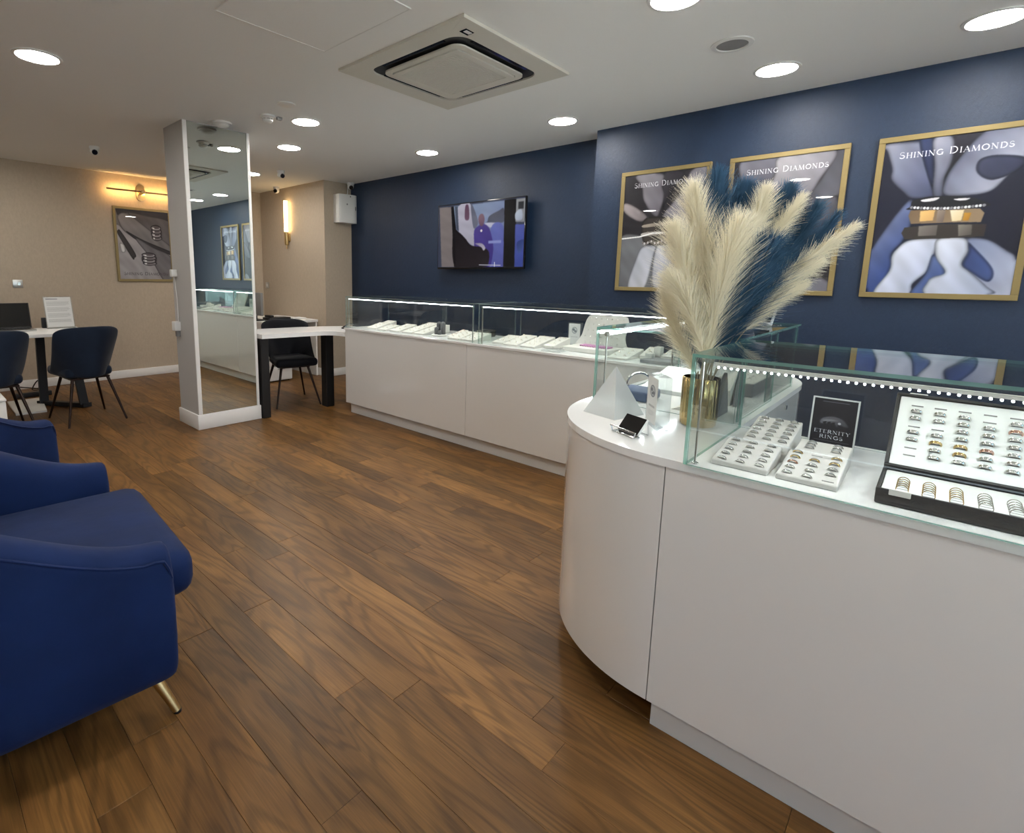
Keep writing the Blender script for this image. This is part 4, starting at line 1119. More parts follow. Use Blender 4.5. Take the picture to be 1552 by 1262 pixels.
# ------------------------------------------------------------------ posters
def paint_poster(key, name, bg, soft, asp):
    P = Print(420, 600, bg)
    for e in PRINTS[key]:
        fl = e[0] in ('hl1', 'hl2', 'g1', 'g2', 'g3', 'bag', 'd1', 'd2', 'ring1', 'gold', 'dark', 'r1', 'r2', 'line', 'gem')
        P.poly(e[1], e[2], e[3], e[0] not in ('bag', 'line', 'gold', 'dark', 'g1', 'g2', 'g3', 'd1', 'd2'), 1 if fl else soft, 0 if fl else 0.42, 0 if fl else 0.07)
    k = 0.85 if key == 'p3' else 0.5          # colour strength of the print
    g = P.a.mean(2, keepdims=True)
    P.a = g + (P.a - g) * k
    P.a = 255 * np.clip(P.a / 255, 0, 1) ** 1.12
    return P
WHITE = (214, 216, 224)
P = paint_poster('p3', 'p3', (34, 38, 56), 2, 1.38)
(xa, ya), (xb, yb) = PRINTS['p3row']
for i in range(22):
    u = i / 21
    x, y = xa + (xb - xa) * u, ya + (yb - ya) * u + 0.012 * math.sin(PI * u) - 0.004
    P.disc(x, y, 0.015, 0.011, (60, 60, 66)); P.disc(x, y, 0.011, 0.008, (206, 210, 216) if i % 3 else (120, 122, 130))
P.text('SHINING DIAMONDS', 0.115, 0.110, 0.040, WHITE, 0.76, 0.8, 0.0, 1.385, 0.8)
M['print3'] = image_mat('poster_right_print', P.image('poster_right'), 0.5, 0.6)
P = paint_poster('p1', 'p1', (44, 42, 54), 2, 1.38)
for i in range(20): P.disc(0.29 + i * 0.022, 0.60 + 0.01 * math.sin(i), 0.011, 0.011, (190, 188, 190) if i % 2 else (110, 104, 104))
P.text('SHINING DIAMONDS', 0.130, 0.112, 0.042, WHITE, 0.76, 0.8, 0.0, 1.385, 0.8)
M['print1'] = image_mat('poster_left_print', P.image('poster_left'), 0.5, 0.6)
P = paint_poster('p2', 'p2', (46, 46, 60), 2, 1.38)
P.text('SHINING DIAMONDS', 0.130, 0.108, 0.040, WHITE, 0.76, 0.8, 0.0, 1.385, 0.8)
M['print2'] = image_mat('poster_middle_print', P.image('poster_middle'), 0.5, 0.6)
P = paint_poster('p4', 'p4', (120, 113, 119), 2, 1.38)
r = PRINTS['p4r']
for (cx, cy), (ex_, ey_), (tx, ty) in (r[:3], r[3:]):
    rx, ry = abs(ex_ - cx) * 0.9, abs(ty - cy) * 0.75
    P.disc(cx, cy, rx * 1.05, ry * 1.0, (66, 61, 65))
    for k, (o, q) in enumerate(((0.62, 0.34), (0.22, 0.36), (-0.20, 0.36), (-0.60, 0.34))):
        P.disc(cx + 0.05 * rx * (-1) ** k, cy + ry * o, rx * 0.96, ry * q, (44, 40, 44))
        P.disc(cx + 0.05 * rx * (-1) ** k, cy + ry * (o + 0.04), rx * 0.82, ry * q * 0.68, (150, 145, 149) if k % 2 else (118, 112, 116))
        P.disc(cx, cy + ry * (o - 0.03), rx * 0.60, ry * q * 0.42, (84, 78, 82))
        P.disc(cx - rx * 0.5, cy + ry * (o + 0.08), rx * 0.16, ry * q * 0.3, (208, 205, 208))
P.text('SHINING DIAMONDS', 0.075, 0.940, 0.042, (74, 68, 74), 0.86, 0.8, 0.0, 1.385, 0.9)
M['print4'] = image_mat('poster_rear_print', P.image('poster_rear'), 0.5, 0.6)

def poster(label, m, plane, a0, a1, z0, z1, wall):
    """plane 'x': hangs on the blue wall, a0 (left) > a1 in y; plane 'y': hangs on the back wall, a0 < a1 in x"""
    fw, dp = 0.03, 0.022
    if plane == 'x':
        t = thing('framed_poster', label, 'poster', (wall, (a0 + a1) / 2, z0), 0, 'gold framed posters')
        X0, X1 = wall - dp, wall - 0.0005
        lo, hi = min(a0, a1), max(a0, a1)
        f = MB()
        for b in ((lo, hi, z0, z0 + fw), (lo, hi, z1 - fw, z1), (lo, lo + fw, z0 + fw, z1 - fw), (hi - fw, hi, z0 + fw, z1 - fw)):
            f.rbox(X0, X1, b[0], b[1], b[2], b[3], 0.002, 1)
        f.build('frame', M['gold_frame'], t, smooth=30)
        MB().box(X0 + 0.008, X1 - 0.002, lo + fw - 0.001, hi - fw + 0.001, z0 + fw - 0.001, z1 - fw + 0.001).build('backing', M['box_black'], t)
        x = X0 + 0.0072
        quad('print', [(x, hi - fw, z1 - fw), (x, lo + fw, z1 - fw), (x, lo + fw, z0 + fw), (x, hi - fw, z0 + fw)], m, t)
    else:
        t = thing('framed_poster', label, 'poster', ((a0 + a1) / 2, wall, z0), 0, 'gold framed posters')
        Y0, Y1 = wall - dp, wall - 0.0005
        f = MB()
        for b in ((a0, a1, z0, z0 + fw), (a0, a1, z1 - fw, z1), (a0, a0 + fw, z0 + fw, z1 - fw), (a1 - fw, a1, z0 + fw, z1 - fw)):
            f.rbox(b[0], b[1], Y0, Y1, b[2], b[3], 0.002, 1)
        f.build('frame', M['gold_frame'], t, smooth=30)
        MB().box(a0 + fw - 0.001, a1 - fw + 0.001, Y0 + 0.008, Y1 - 0.002, z0 + fw - 0.001, z1 - fw + 0.001).build('backing', M['box_black'], t)
        y = Y0 + 0.0072
        quad('print', [(a0 + fw, y, z1 - fw), (a1 - fw, y, z1 - fw), (a1 - fw, y, z0 + fw), (a0 + fw, y, z0 + fw)], m, t)
    return t
WB = 4.105
poster('gold framed poster of rings on ribbon, on the blue wall nearest the television', M['print1'], 'x', 1.957, 1.300, 1.228, 2.139, WB)
poster('gold framed poster half hidden behind the pampas plumes', M['print2'], 'x', 1.183, 0.523, 1.228, 2.139, WB)
poster('gold framed poster with a yellow gold band between two silver rings', M['print3'], 'x', 0.392, -0.266, 1.228, 2.139, WB)
poster('gold framed grey poster of two rings on the beige wall below the bar lamp', M['print4'], 'y', 1.985, 2.645, 1.213, 2.120, YB)

# ------------------------------------------------------------------ television
P = Print(360, 212, (60, 66, 84))
for e in PRINTS['tv']:
    P.poly(e[1], e[2], e[3], e[0] not in ('bg', 'blk', 'rt', 'rtd', 'post', 'tan', 'rb', 'post2'), 1, 0, 0.04)
P.disc(0.535, 0.44, 0.012, 0.02, (235, 225, 225)); P.stroke(0.52, 0.965, 0.76, 0.975, 0.004, 0.004, (190, 190, 205), 0.588); P.stroke(0.695, 0.93, 0.695, 0.99, 0.004, 0.004, (230, 230, 240), 0.588)
P.poly([(0.62, 0.6), (0.76, 0.6), (0.76, 0.64), (0.62, 0.64)], (140, 148, 205), (140, 148, 205), False, 1)
M['tv_screen'] = image_mat('television_picture', P.image('television_picture'), 0.15, 0.0, 0.75)
t = thing('television', 'wall mounted black flat television showing people on the dark blue wall', 'television', (4.30, 3.54, 1.40))
ty0, ty1, tz0, tz1, tx = 2.965, 4.118, 1.405, 2.085, 4.245
MB().rbox(tx, tx + 0.028, ty0, ty1, tz0, tz1, 0.004, 2).build('bezel', M['black_gloss'], t, smooth=30)
MB().rbox(tx + 0.028, tx + 0.05, ty0 + 0.25, ty1 - 0.25, tz0 + 0.05, tz1 - 0.25, 0.01, 2).build('rear_housing', M['black'], t, smooth=30)
MB().box(tx + 0.05, XW - 0.001, 3.40, 3.68, 1.60, 1.80).build('wall_bracket', M['black'], t)
b = 0.010
quad('screen', [(tx - 0.0006, ty1 - b, tz1 - b), (tx - 0.0006, ty0 + b, tz1 - b), (tx - 0.0006, ty0 + b, tz0 + 0.02), (tx - 0.0006, ty1 - b, tz0 + 0.02)], M['tv_screen'], t)

# ------------------------------------------------------------------ ceiling cassette
ax0, ax1, ay0, ay1 = 1.952, 2.882, 1.748, 2.712
acx, acy = (ax0 + ax1) / 2, (ay0 + ay1) / 2
t = thing('ceiling_air_conditioner', 'square cream ceiling cassette air conditioner with a black slot around its grille', 'air conditioner', (acx, acy, CEIL))
def rsq(h, r, n=6):
    o = []
    for cx, cy, a in ((h - r, h - r, 0), (-h + r, h - r, 90), (-h + r, -h + r, 180), (h - r, -h + r, 270)):
        o += arc(acx + cx, acy + cy, r, math.radians(a), math.radians(a + 90), n)
    return o
def ringplate(outer, inner, z0, z1):
    n = len(outer)
    v = [(x, y, z) for z in (z0, z1) for x, y in outer] + [(x, y, z) for z in (z0, z1) for x, y in inner]
    fs = []
    for i in range(n):
        j = (i + 1) % n
        fs += [(i, j, n + j, n + i), (2 * n + i, 3 * n + i, 3 * n + j, 2 * n + j), (i, 2 * n + i, 2 * n + j, j), (n + i, n + j, 3 * n + j, 3 * n + i)]
    return MB().add(v, fs)
def sqout(h, n=6):
    o = []
    for sx, sy, a in ((1, 1, 0), (-1, 1, 90), (-1, -1, 180), (1, -1, 270)):
        c = (acx + sx * h, acy + sy * h * 1.036)
        o += [(c[0] - 1e-4 * sx * abs(k - n / 2), c[1]) if False else c for k in range(n + 1)]
    # spread repeated corner points a little so every quad keeps an area
    r = []
    for q, (x, y) in enumerate(o):
        k = q % (n + 1); s = q // (n + 1)
        th = math.radians([0, 90, 180, 270][s] + 90 * k / n)
        r.append((x - 0.006 * (1 - abs(math.cos(th))) * (1 if math.cos(th) > 0 else -1) * 0.5, y - 0.006 * (1 - abs(math.sin(th))) * (1 if math.sin(th) > 0 else -1) * 0.5))
    return r
ringplate(sqout(0.466), rsq(0.358, 0.09), CEIL - 0.016, CEIL - 0.0005).build('fascia', M['ac_white'], t, smooth=30)
MB().prism(rsq(0.357, 0.09), CEIL - 0.006, CEIL - 0.001).build('slot_back', M['black'], t)
ringplate(rsq(0.300, 0.06), rsq(0.262, 0.03), CEIL - 0.028, CEIL - 0.019).build('inner_panel', M['ac_white'], t, smooth=30)
ringplate(rsq(0.255, 0.02), rsq(0.218, 0.006), CEIL - 0.033, CEIL - 0.012).build('grille_frame', M['ac_white'], t, smooth=30)
MB().prism(rsq(0.255, 0.02), CEIL - 0.0165, CEIL - 0.012).build('filter', M['grey_plastic'], t)
gl = MB()
for i in range(34):
    y = acy - 0.214 + i * 0.428 / 33
    gl.box(acx - 0.219, acx + 0.219, y - 0.0035, y + 0.0035, CEIL - 0.031, CEIL - 0.018)
for i in range(12):
    x = acx - 0.205 + i * 0.41 / 11
    gl.box(x - 0.002, x + 0.002, acy - 0.219, acy + 0.219, CEIL - 0.029, CEIL - 0.0185)
gl.build('grille', M['ac_white'], t)['kind'] = 'stuff'
for s in range(4):       # louvre blades in the slot
    R = Matrix.Translation((acx, acy, 0)) @ Matrix.Rotation(s * PI / 2, 4, 'Z')
    MB().rbox(-0.24, 0.24, -0.350, -0.326, CEIL - 0.012, CEIL - 0.008, 0.0015, 1, M=R).build('louvre', M['black_gloss'], t, smooth=30)
sx, sy = 2.075, 1.835
MB().box(sx - 0.03, sx + 0.03, sy - 0.022, sy + 0.022, CEIL - 0.0172, CEIL - 0.0155).build('sensor_window', M['black_gloss'], t)
MB().box(sx - 0.018, sx + 0.024, sy - 0.014, sy + 0.008, CEIL - 0.0182, CEIL - 0.0171).build('sensor_label', M['paper'], t)

# ------------------------------------------------------------------ downlights and small ceiling things
DL = [((0.717, 3.842), 'recessed round downlight above the armchair side, far left of the ceiling'),
      ((2.405, 3.790), 'recessed round downlight just before the mirrored column, beside the two detectors'),
      ((2.750, 4.628), 'recessed round downlight over the white table, behind the one by the detectors'),
      ((3.126, 6.136), 'recessed round downlight showing past the right edge of the column mirror'),
      ((3.737, 3.780), 'recessed round downlight above the television'),
      ((3.688, 2.270), 'recessed round downlight over the corner where the blue wall steps forward'),
      ((3.615, 0.850), 'recessed round downlight over the middle poster, next to the ceiling speaker'),
      ((3.602, -0.010), 'largest recessed round downlight, above the third poster at the right'),
      ((2.455, 0.985), 'recessed round downlight cut by the top edge, before the ceiling speaker'),
      ((0.70, 6.274), 'recessed round downlight over the left desk, just outside the left edge'),
      ((0.72, 1.40), 'recessed round downlight over the open floor beside the nearest armchair'),
      ((0.72, -1.00), 'recessed round downlight over the open floor behind the photographer'),
      ((-0.95, 1.40), 'recessed round downlight by the left wall, beyond the nearest armchair'),
      ((-0.95, 3.84), 'recessed round downlight by the left wall, beyond the second armchair'),
      ((2.43, -1.35), 'recessed round downlight over the near end of the island')]
dl0 = None
for (x, y), lab in DL:
    if dl0 is None:
        dl0 = thing('downlight', lab, 'downlight', (x, y, CEIL), 0, 'ceiling downlights')
        MB().lathe([(0.098, -0.001), (0.118, -0.001), (0.116, -0.006), (0.102, -0.008), (0.098, -0.004)], (x, y, CEIL), 40, closed=True).build('trim_ring', M['white_plastic'], dl0, smooth=30)
        MB().lathe([(0.0, -0.0045), (0.100, -0.0045), (0.100, -0.0015), (0.0, -0.0015)], (x, y, CEIL), 40).build('diffuser', M['downlight'], dl0, smooth=30)
    else: dup(dl0, (x, y, CEIL), 0, lab)
t = thing('ceiling_speaker', 'round grey ceiling speaker grille in a white ring near the right downlights', 'speaker', (3.103, 0.942, CEIL))
MB().lathe([(0.072, -0.001), (0.098, -0.001), (0.096, -0.006), (0.074, -0.009)], (3.103, 0.942, CEIL), 40, closed=True).build('ring', M['white_plastic'], t, smooth=30)
MB().lathe([(0.0, -0.006), (0.05, -0.0055), (0.073, -0.003), (0.073, -0.001), (0, -0.001)], (3.103, 0.942, CEIL), 40).build('grille', mat('grey_speaker_mesh', (0.22, 0.22, 0.225), 0.6, bump=0.4, bump_scale=400), t, smooth=30)
t = thing('ceiling_cover_disc', 'flat white blank disc on the ceiling next to the smoke detector', 'ceiling cover', (2.08, 3.52, CEIL))
MB().lathe([(0.0, -0.010), (0.05, -0.010), (0.062, -0.006), (0.064, -0.0005)], (2.08, 3.52, CEIL), 32).build('disc', M['white_plastic'], t, smooth=40)
def detector(x, y, lab, r=0.05, h=0.045):
    t = thing('smoke_detector', lab, 'smoke detector', (x, y, CEIL), 0, 'ceiling detectors')
    MB().lathe([(r, -0.0005), (r, -0.014), (r * 0.86, -0.017)], (x, y, CEIL), 28).build('base', M['white_plastic'], t, smooth=40)
    c = MB(); c.lathe([(r * 0.84, -0.0172), (r * 0.80, -0.022), (r * 0.45, -0.024)], (x, y, CEIL), 28)
    c.lathe([(0.0, -h - 0.004), (r * 0.5, -h), (r * 0.68, -h + 0.010), (r * 0.68, -h + 0.016), (0.0, -h + 0.016)], (x, y, CEIL), 28)
    for i in range(8):
        a = 2 * PI * i / 8
        c.box(x + r * 0.6 * math.cos(a) - 0.003, x + r * 0.6 * math.cos(a) + 0.003, y + r * 0.6 * math.sin(a) - 0.003, y + r * 0.6 * math.sin(a) + 0.003, CEIL - h + 0.012, CEIL - 0.0205)
    c.build('sensing_chamber', M['white_plastic'], t, smooth=40)
    return t
d1 = detector(2.125, 3.87, 'smoke detector with a caged sensor on the ceiling before the mirrored column', 0.055, 0.05)
MB().rbox(2.185, 2.225, 3.825, 3.855, CEIL - 0.022, CEIL - 0.0005, 0.003, 1).build('remote_indicator', M['grey_plastic'], d1, smooth=30)
detector(1.975, 4.32, 'flat smoke detector right against the top edge of the column mirror', 0.075, 0.034)
def camera_dome(x, y, lab, aim, r=0.042):
    t = thing('security_camera', lab, 'camera', (x, y, CEIL), 0, 'small white ceiling cameras')
    MB().lathe([(r, -0.0005), (r * 1.05, -0.012), (r * 0.95, -0.028), (r * 0.5, -0.034), (0, -0.035)], (x, y, CEIL), 24).build('mount', M['white_plastic'], t, smooth=40)
    a = Vector(aim).normalized(); c = Vector((x, y, CEIL - 0.046))
    MB().sphere(c, r * 0.92, 18, 12).build('ball', M['white_plastic'], t, smooth=180)
    p = c + a * r * 0.62
    MB().tube([p, c + a * r * 1.06], [r * 0.60, r * 0.55], 18).build('lens', M['black_gloss'], t, smooth=40)
camera_dome(1.51, 6.05, 'white ball camera on the ceiling above the left desk, before the beige back wall', (-0.25, -1, -0.35))
camera_dome(3.27, 5.70, 'white ball camera on the ceiling in front of the tube wall lamp', (0.1, -1, -0.45))
camera_dome(3.80, 6.75, 'smallest white ball camera, on the ceiling at the rear beige wall above the tube lamp', (-1, -0.6, -0.4))
camera_dome(4.255, 5.70, 'white ball camera in the corner above the white alarm box', (-0.4, -1, -0.6), 0.046)

# ------------------------------------------------------------------ wall lamps, switches, alarm
t = thing('bar_wall_lamp', 'horizontal thin brass bar lamp glowing onto the beige wall above the grey poster', 'wall lamp', (2.31, YB, 2.305))
lx0, lx1, ly, lz = 1.915, 2.705, 7.315, 2.305
MB().rbox(lx0, lx1, ly, ly + 0.012, lz - 0.009, lz + 0.009, 0.002, 1).build('bar', M['bar_metal'], t, smooth=30)
MB().box(lx0 + 0.012, lx1 - 0.012, ly + 0.0122, ly + 0.0140, lz - 0.005, lz + 0.005).build('led_strip', M['warm_led'], t)
st = []
for s in (1, -1): st += [(2.31 + q[0], lz + s * 0.052 + q[1]) for q in arc(0, 0, 0.048, 0 if s > 0 else PI, PI if s > 0 else 2 * PI, 12)]
m = MB(); n = len(st)
m.add([(x, y, z) for y in (YB - 0.022, YB - 0.0005) for x, z in st], [tuple(range(n)), tuple(range(2 * n - 1, n - 1, -1))] + [(i, n + i, n + (i + 1) % n, (i + 1) % n) for i in range(n)])
m.build('oval_plate', M['brass'], t, smooth=30)
MB().cyl((2.31, YB - 0.022, lz), (2.31, ly - 0.02, lz), 0.024, n=20).build('hub', M['brass'], t, smooth=40)

t = thing('tube_wall_lamp', 'upright glowing tube lamp with a brass holder on the rear beige side wall', 'wall lamp', (3.915, 6.645, 1.72))
MB().cyl((3.865, 6.64, 1.905), (3.865, 6.64, 2.315), 0.027, n=24).build('glass_tube', M['warm_tube'], t, smooth=40)
MB().lathe([(0.0, -0.18), (0.020, -0.178), (0.026, -0.165), (0.027, -0.12), (0.027, 0.0), (0.0, 0.0)], (3.865, 6.64, 1.9045), 24).build('brass_holder', M['brass'], t, smooth=40)
MB().cyl((3.868, 6.682, 1.80), (3.868, 6.682, 2.30), 0.005, n=10).build('side_rod', M['brass'], t, smooth=40)
MB().rbox(3.892, 3.9145, 6.615, 6.665, 1.78, 1.88, 0.004, 2).build('wall_plate', M['brass'], t, smooth=30)
MB().cyl((3.865, 6.64, 1.68), (3.865, 6.64, 1.725), 0.006, n=10).build('finial', M['brass'], t, smooth=40)

def switch(plane, a, z, lab):
    if plane == 'y':
        t = thing('light_switch', lab, 'switch', (a, YB, z), 0, 'metal switch plates')
        MB().rbox(a - 0.044, a + 0.044, YB - 0.009, YB - 0.0005, z - 0.044, z + 0.044, 0.003, 2).build('plate', M['steel'], t, smooth=30)
        MB().rbox(a - 0.004, a + 0.026, YB - 0.014, YB - 0.0088, z - 0.018, z + 0.018, 0.002, 1).build('rocker', M['chrome'], t, smooth=30)
    else:
        t = thing('light_switch', lab, 'switch', (3.915, a, z), 0, 'metal switch plates')
        MB().rbox(3.906, 3.9145, a - 0.044, a + 0.044, z - 0.044, z + 0.044, 0.003, 2).build('plate', M['steel'], t, smooth=30)
        MB().rbox(3.901, 3.9065, a - 0.02, a + 0.02, z - 0.02, z + 0.02, 0.002, 1).build('rocker', M['white_plastic'], t, smooth=30)
switch('y', 1.005, 1.18, 'square steel switch plate on the beige back wall above the left desk')
switch('x', 7.30, 1.17, 'steel switch plate on the rear side wall near the corner, below the tube lamp')

t = thing('alarm_box', 'white alarm box with a curved front hung in the corner beside the blue wall', 'alarm', (4.24, 5.80, 1.99))
pts = spline([(4.055, 5.795), (4.055, 5.70), (4.075, 5.668), (4.24, 5.650), (4.325, 5.672), (4.327, 5.70), (4.327, 5.795)], 5)
MB().prism([(p[0], p[1]) for p in pts], 1.992, 2.342).build('housing', M['white_plastic'], t, smooth=40)
MB().cyl((4.215, 5.655, 2.318), (4.215, 5.648, 2.318), 0.009, n=12).build('screw', M['grey_plastic'], t, smooth=40)
MB().cyl((4.165, 5.662, 2.22), (4.165, 5.650, 2.22), 0.010, n=12).build('indicator', M['grey_plastic'], t, smooth=40)
MB().box(4.297, 4.304, 5.655, 5.668, 2.155, 2.20).build('keyhole_slot', M['black'], t)
MB().tube(spline([(4.255, 5.76, 2.45), (4.262, 5.775, 2.40), (4.255, 5.77, 2.342)], 6), 0.006, 8).build('cable', M['white_plastic'], t, smooth=60)

t = thing('plug_adapter', 'small white sensor box hanging at the left edge of the column, upper of two', 'socket', (1.716, 4.77, 1.30), 0, 'white boxes on the column side')
MB().rbox(1.676, 1.7215, 4.75, 4.80, 1.285, 1.345, 0.004, 2).build('body', M['white_plastic'], t, smooth=30)
MB().tube([(1.704, 4.775, 1.284), (1.716, 4.775, 1.10), (1.716, 4.775, 0.905)], 0.0035, 6).build('cable', M['white_plastic'], t, smooth=60)
t = thing('plug_adapter', 'white plug adapter at the left edge of the column, lower of two', 'socket', (1.716, 4.77, 0.80), 0, 'white boxes on the column side')
MB().rbox(1.670, 1.7215, 4.74, 4.81, 0.825, 0.905, 0.006, 2).build('body', M['white_plastic'], t, smooth=30)
MB().rbox(1.690, 1.7215, 4.755, 4.795, 0.775, 0.8245, 0.005, 2).build('plug', M['grey_plastic'], t, smooth=30)

# ------------------------------------------------------------------ armchairs
def armchair(label):
    """local frame: faces +x, origin on the floor under the middle of the seat"""
    t = thing('armchair', label, 'armchair', (0, 0, 0), 0, 'royal blue velvet armchairs')
    hw, fx, bxr = 0.43, 0.365, 0.0         # centre line of the wrap: half width, front end, start of the round back
    path = [(fx - 0.02 * i, -hw) for i in range(0, 20, 2)]
    path = [(x, -hw) for x in np.linspace(fx, bxr, 9)]
    path += [(bxr + hw * 0.92 * math.cos(a), hw * math.sin(a)) for a in np.linspace(-PI / 2, -3 * PI / 2, 19)[1:]]
    path += [(x, hw) for x in np.linspace(bxr, fx, 9)[1:]]
    n = len(path); V = []; K = 0
    for i, (x, y) in enumerate(path):
        a = Vector(path[max(i - 1, 0)]); b = Vector(path[min(i + 1, n - 1)])
        d = (b - a).normalized(); nrm = Vector((-d.y, d.x))        # points outward
        if nrm.dot(Vector((x + 0.02, y))) < 0: nrm = -nrm
        f = min(1.0, (fx - x) / 0.60)                                # 0 at the arm front, 1 at the back
        e = f * f * (3 - 2 * f)
        top = 0.550 + 0.225 * e
        bot = 0.120
        th = 0.062 + 0.012 * e
        sh = 1.0
        if i == 0 or i == n - 1: sh = 0.0
        if i == 1 or i == n - 2: sh = 1.0
        out_b = 0.055
        prof = [(-th, 0.30), (-th, top - 0.10), (-th * 0.98, top - 0.045), (-th * 0.62, top - 0.008), (0, top), (th * 0.62, top - 0.008), (th * 1.0, top - 0.045), (th * 1.03, top - 0.12),
                (th * 1.08, 0.36), (th * 1.08, 0.24), (th * 0.95, 0.165), (th * 0.55, bot + 0.008), (-th * 0.5, bot), (-th, 0.20)]
        K = len(prof)
        V += [(x + nrm.x * u, y + nrm.y * u, z) for u, z in prof]
    F = []
    for i in range(n - 1):
        for j in range(K): F.append((i * K + j, i * K + (j + 1) % K, (i + 1) * K + (j + 1) % K, (i + 1) * K + j))
    # rounded front ends: two shrinking rings
    for end, base in ((0, 0), (n - 1, (n - 1) * K)):
        x, y = path[end]; ring_prev = [base + j for j in range(K)]
        cz = sum(V[base + j][2] for j in range(K)) / K
        for dx, k in ((0.018, 0.93), (0.030, 0.74)):
            o = len(V)
            for j in range(K):
                vx, vy, vz = V[base + j]
                V.append((vx + dx, y + (vy - y) * k, cz + (vz - cz) * (1 - (1 - k) * 0.35)))
            for j in range(K): F.append((ring_prev[j], ring_prev[(j + 1) % K], o + (j + 1) % K, o + j))
            ring_prev = [o + j for j in range(K)]
        F.append(tuple(ring_prev))
    MB().add(V, F).build('shell', M['velvet'], t, smooth=180, subdiv=1)
    # piping just under the rim, on the outside
    rim = []
    for i, (x, y) in enumerate(path):
        f = min(1.0, (fx - x) / 0.60); e = f * f * (3 - 2 * f)
        d = (Vector(path[min(i + 1, n - 1)]) - Vector(path[max(i - 1, 0)])).normalized(); nrm = Vector((-d.y, d.x))
        if nrm.dot(Vector((x + 0.02, y))) < 0: nrm = -nrm
        th = 0.062 + 0.012 * e
        rim.append((x + nrm.x * (th * 1.0 + 0.001), y + nrm.y * (th * 1.0 + 0.001), 0.550 + 0.225 * e - 0.034))
    MB().tube(spline([(fx + 0.02, rim[0][1] + 0.012, rim[0][2] - 0.06)] + rim + [(fx + 0.02, rim[-1][1] - 0.012, rim[-1][2] - 0.06)], 2), 0.0045, 6).build('piping', M['velvet'], t, smooth=60)
    def cushion(name, x0, x1, y0, y1, z0, z1, r, puff):
        b = bmesh.new(); bmesh.ops.create_cube(b, size=1.0)
        for p in b.verts: p.co = Vector(((x0 + x1) / 2 + p.co.x * (x1 - x0), (y0 + y1) / 2 + p.co.y * (y1 - y0), (z0 + z1) / 2 + p.co.z * (z1 - z0)))
        bmesh.ops.bevel(b, geom=list(b.edges), offset=r, segments=3, affect='EDGES', profile=0.5)
        bmesh.ops.subdivide_edges(b, edges=[q for q in b.edges if q.calc_length() > 0.15], cuts=5, use_grid_fill=True)
        for p in b.verts:
            u = (p.co.x - (x0 + x1) / 2) / ((x1 - x0) / 2); w = (p.co.y - (y0 + y1) / 2) / ((y1 - y0) / 2)
            k = max(0, 1 - u * u) * max(0, 1 - w * w)
            if p.co.z > (z0 + z1) / 2: p.co.z += puff * k
        return MB().bm(b).build(name, M['velvet'], t, smooth=180)
    cushion('seat_base', -0.30, 0.385, -0.362, 0.362, 0.15, 0.312, 0.03, 0.0)
    cushion('seat_cushion', -0.28, 0.490, -0.362, 0.362, 0.305, 0.455, 0.055, 0.015)
    bc = MB()
    for i in range(1): pass
    # back cushion: curved bolster against the shell
    cs = []
    for a in np.linspace(-PI / 2 - 0.55, -3 * PI / 2 + 0.55, 13): cs.append((bxr + (hw - 0.12) * 0.92 * math.cos(a), (hw - 0.12) * math.sin(a)))
    V = []; F = []
    for i, (x, y) in enumerate(cs):
        nr = Vector((x - bxr, y)).normalized(); k = 0.6 if i in (0, 12) else (0.9 if i in (1, 11) else 1.0)
        for j in range(12):
            w = 2 * PI * j / 12
            V.append((x + nr.x * 0.048 * math.cos(w) * k, y + nr.y * 0.048 * math.cos(w) * k, 0.585 + 0.115 * math.sin(w) * k))
    for i in range(12):
        for j in range(12): F.append((i * 12 + j, i * 12 + (j + 1) % 12, (i + 1) * 12 + (j + 1) % 12, (i + 1) * 12 + j))
    F += [tuple(range(12)), tuple(range(12 * 12 + 11, 12 * 12 - 1, -1))]
    MB().add(V, F).build('back_cushion', M['velvet'], t, smooth=180, subdiv=1)
    for sx_, sy_ in ((1, -1), (1, 1), (-1, -1), (-1, 1)):
        top = Vector((0.325 if sx_ > 0 else -0.24, 0.375 * sy_ if sx_ > 0 else 0.25 * sy_, 0.15))
        ft = Vector((0.385 if sx_ > 0 else -0.30, 0.44 * sy_ if sx_ > 0 else 0.30 * sy_, 0.004))
        leg = MB().tube([top, ft], [0.019, 0.0115], 16).build('leg', M['brass'], t, smooth=40)
        MB().cyl(ft + Vector((0, 0, 0.0035)), ft + Vector((0, 0, -0.0035)), 0.0118, n=14).build('foot_pad', M['black'], leg, smooth=40)
    return t
A0 = armchair('royal blue velvet tub armchair with brass legs, nearest the camera at the left edge')
A0.location = (0.122, 1.995, 0.0); A0.rotation_euler = (0, 0, math.radians(-4))
dup(A0, (-0.040, 3.52, 0.0), math.radians(30), 'second royal blue velvet armchair, only its arm showing behind the nearest one')

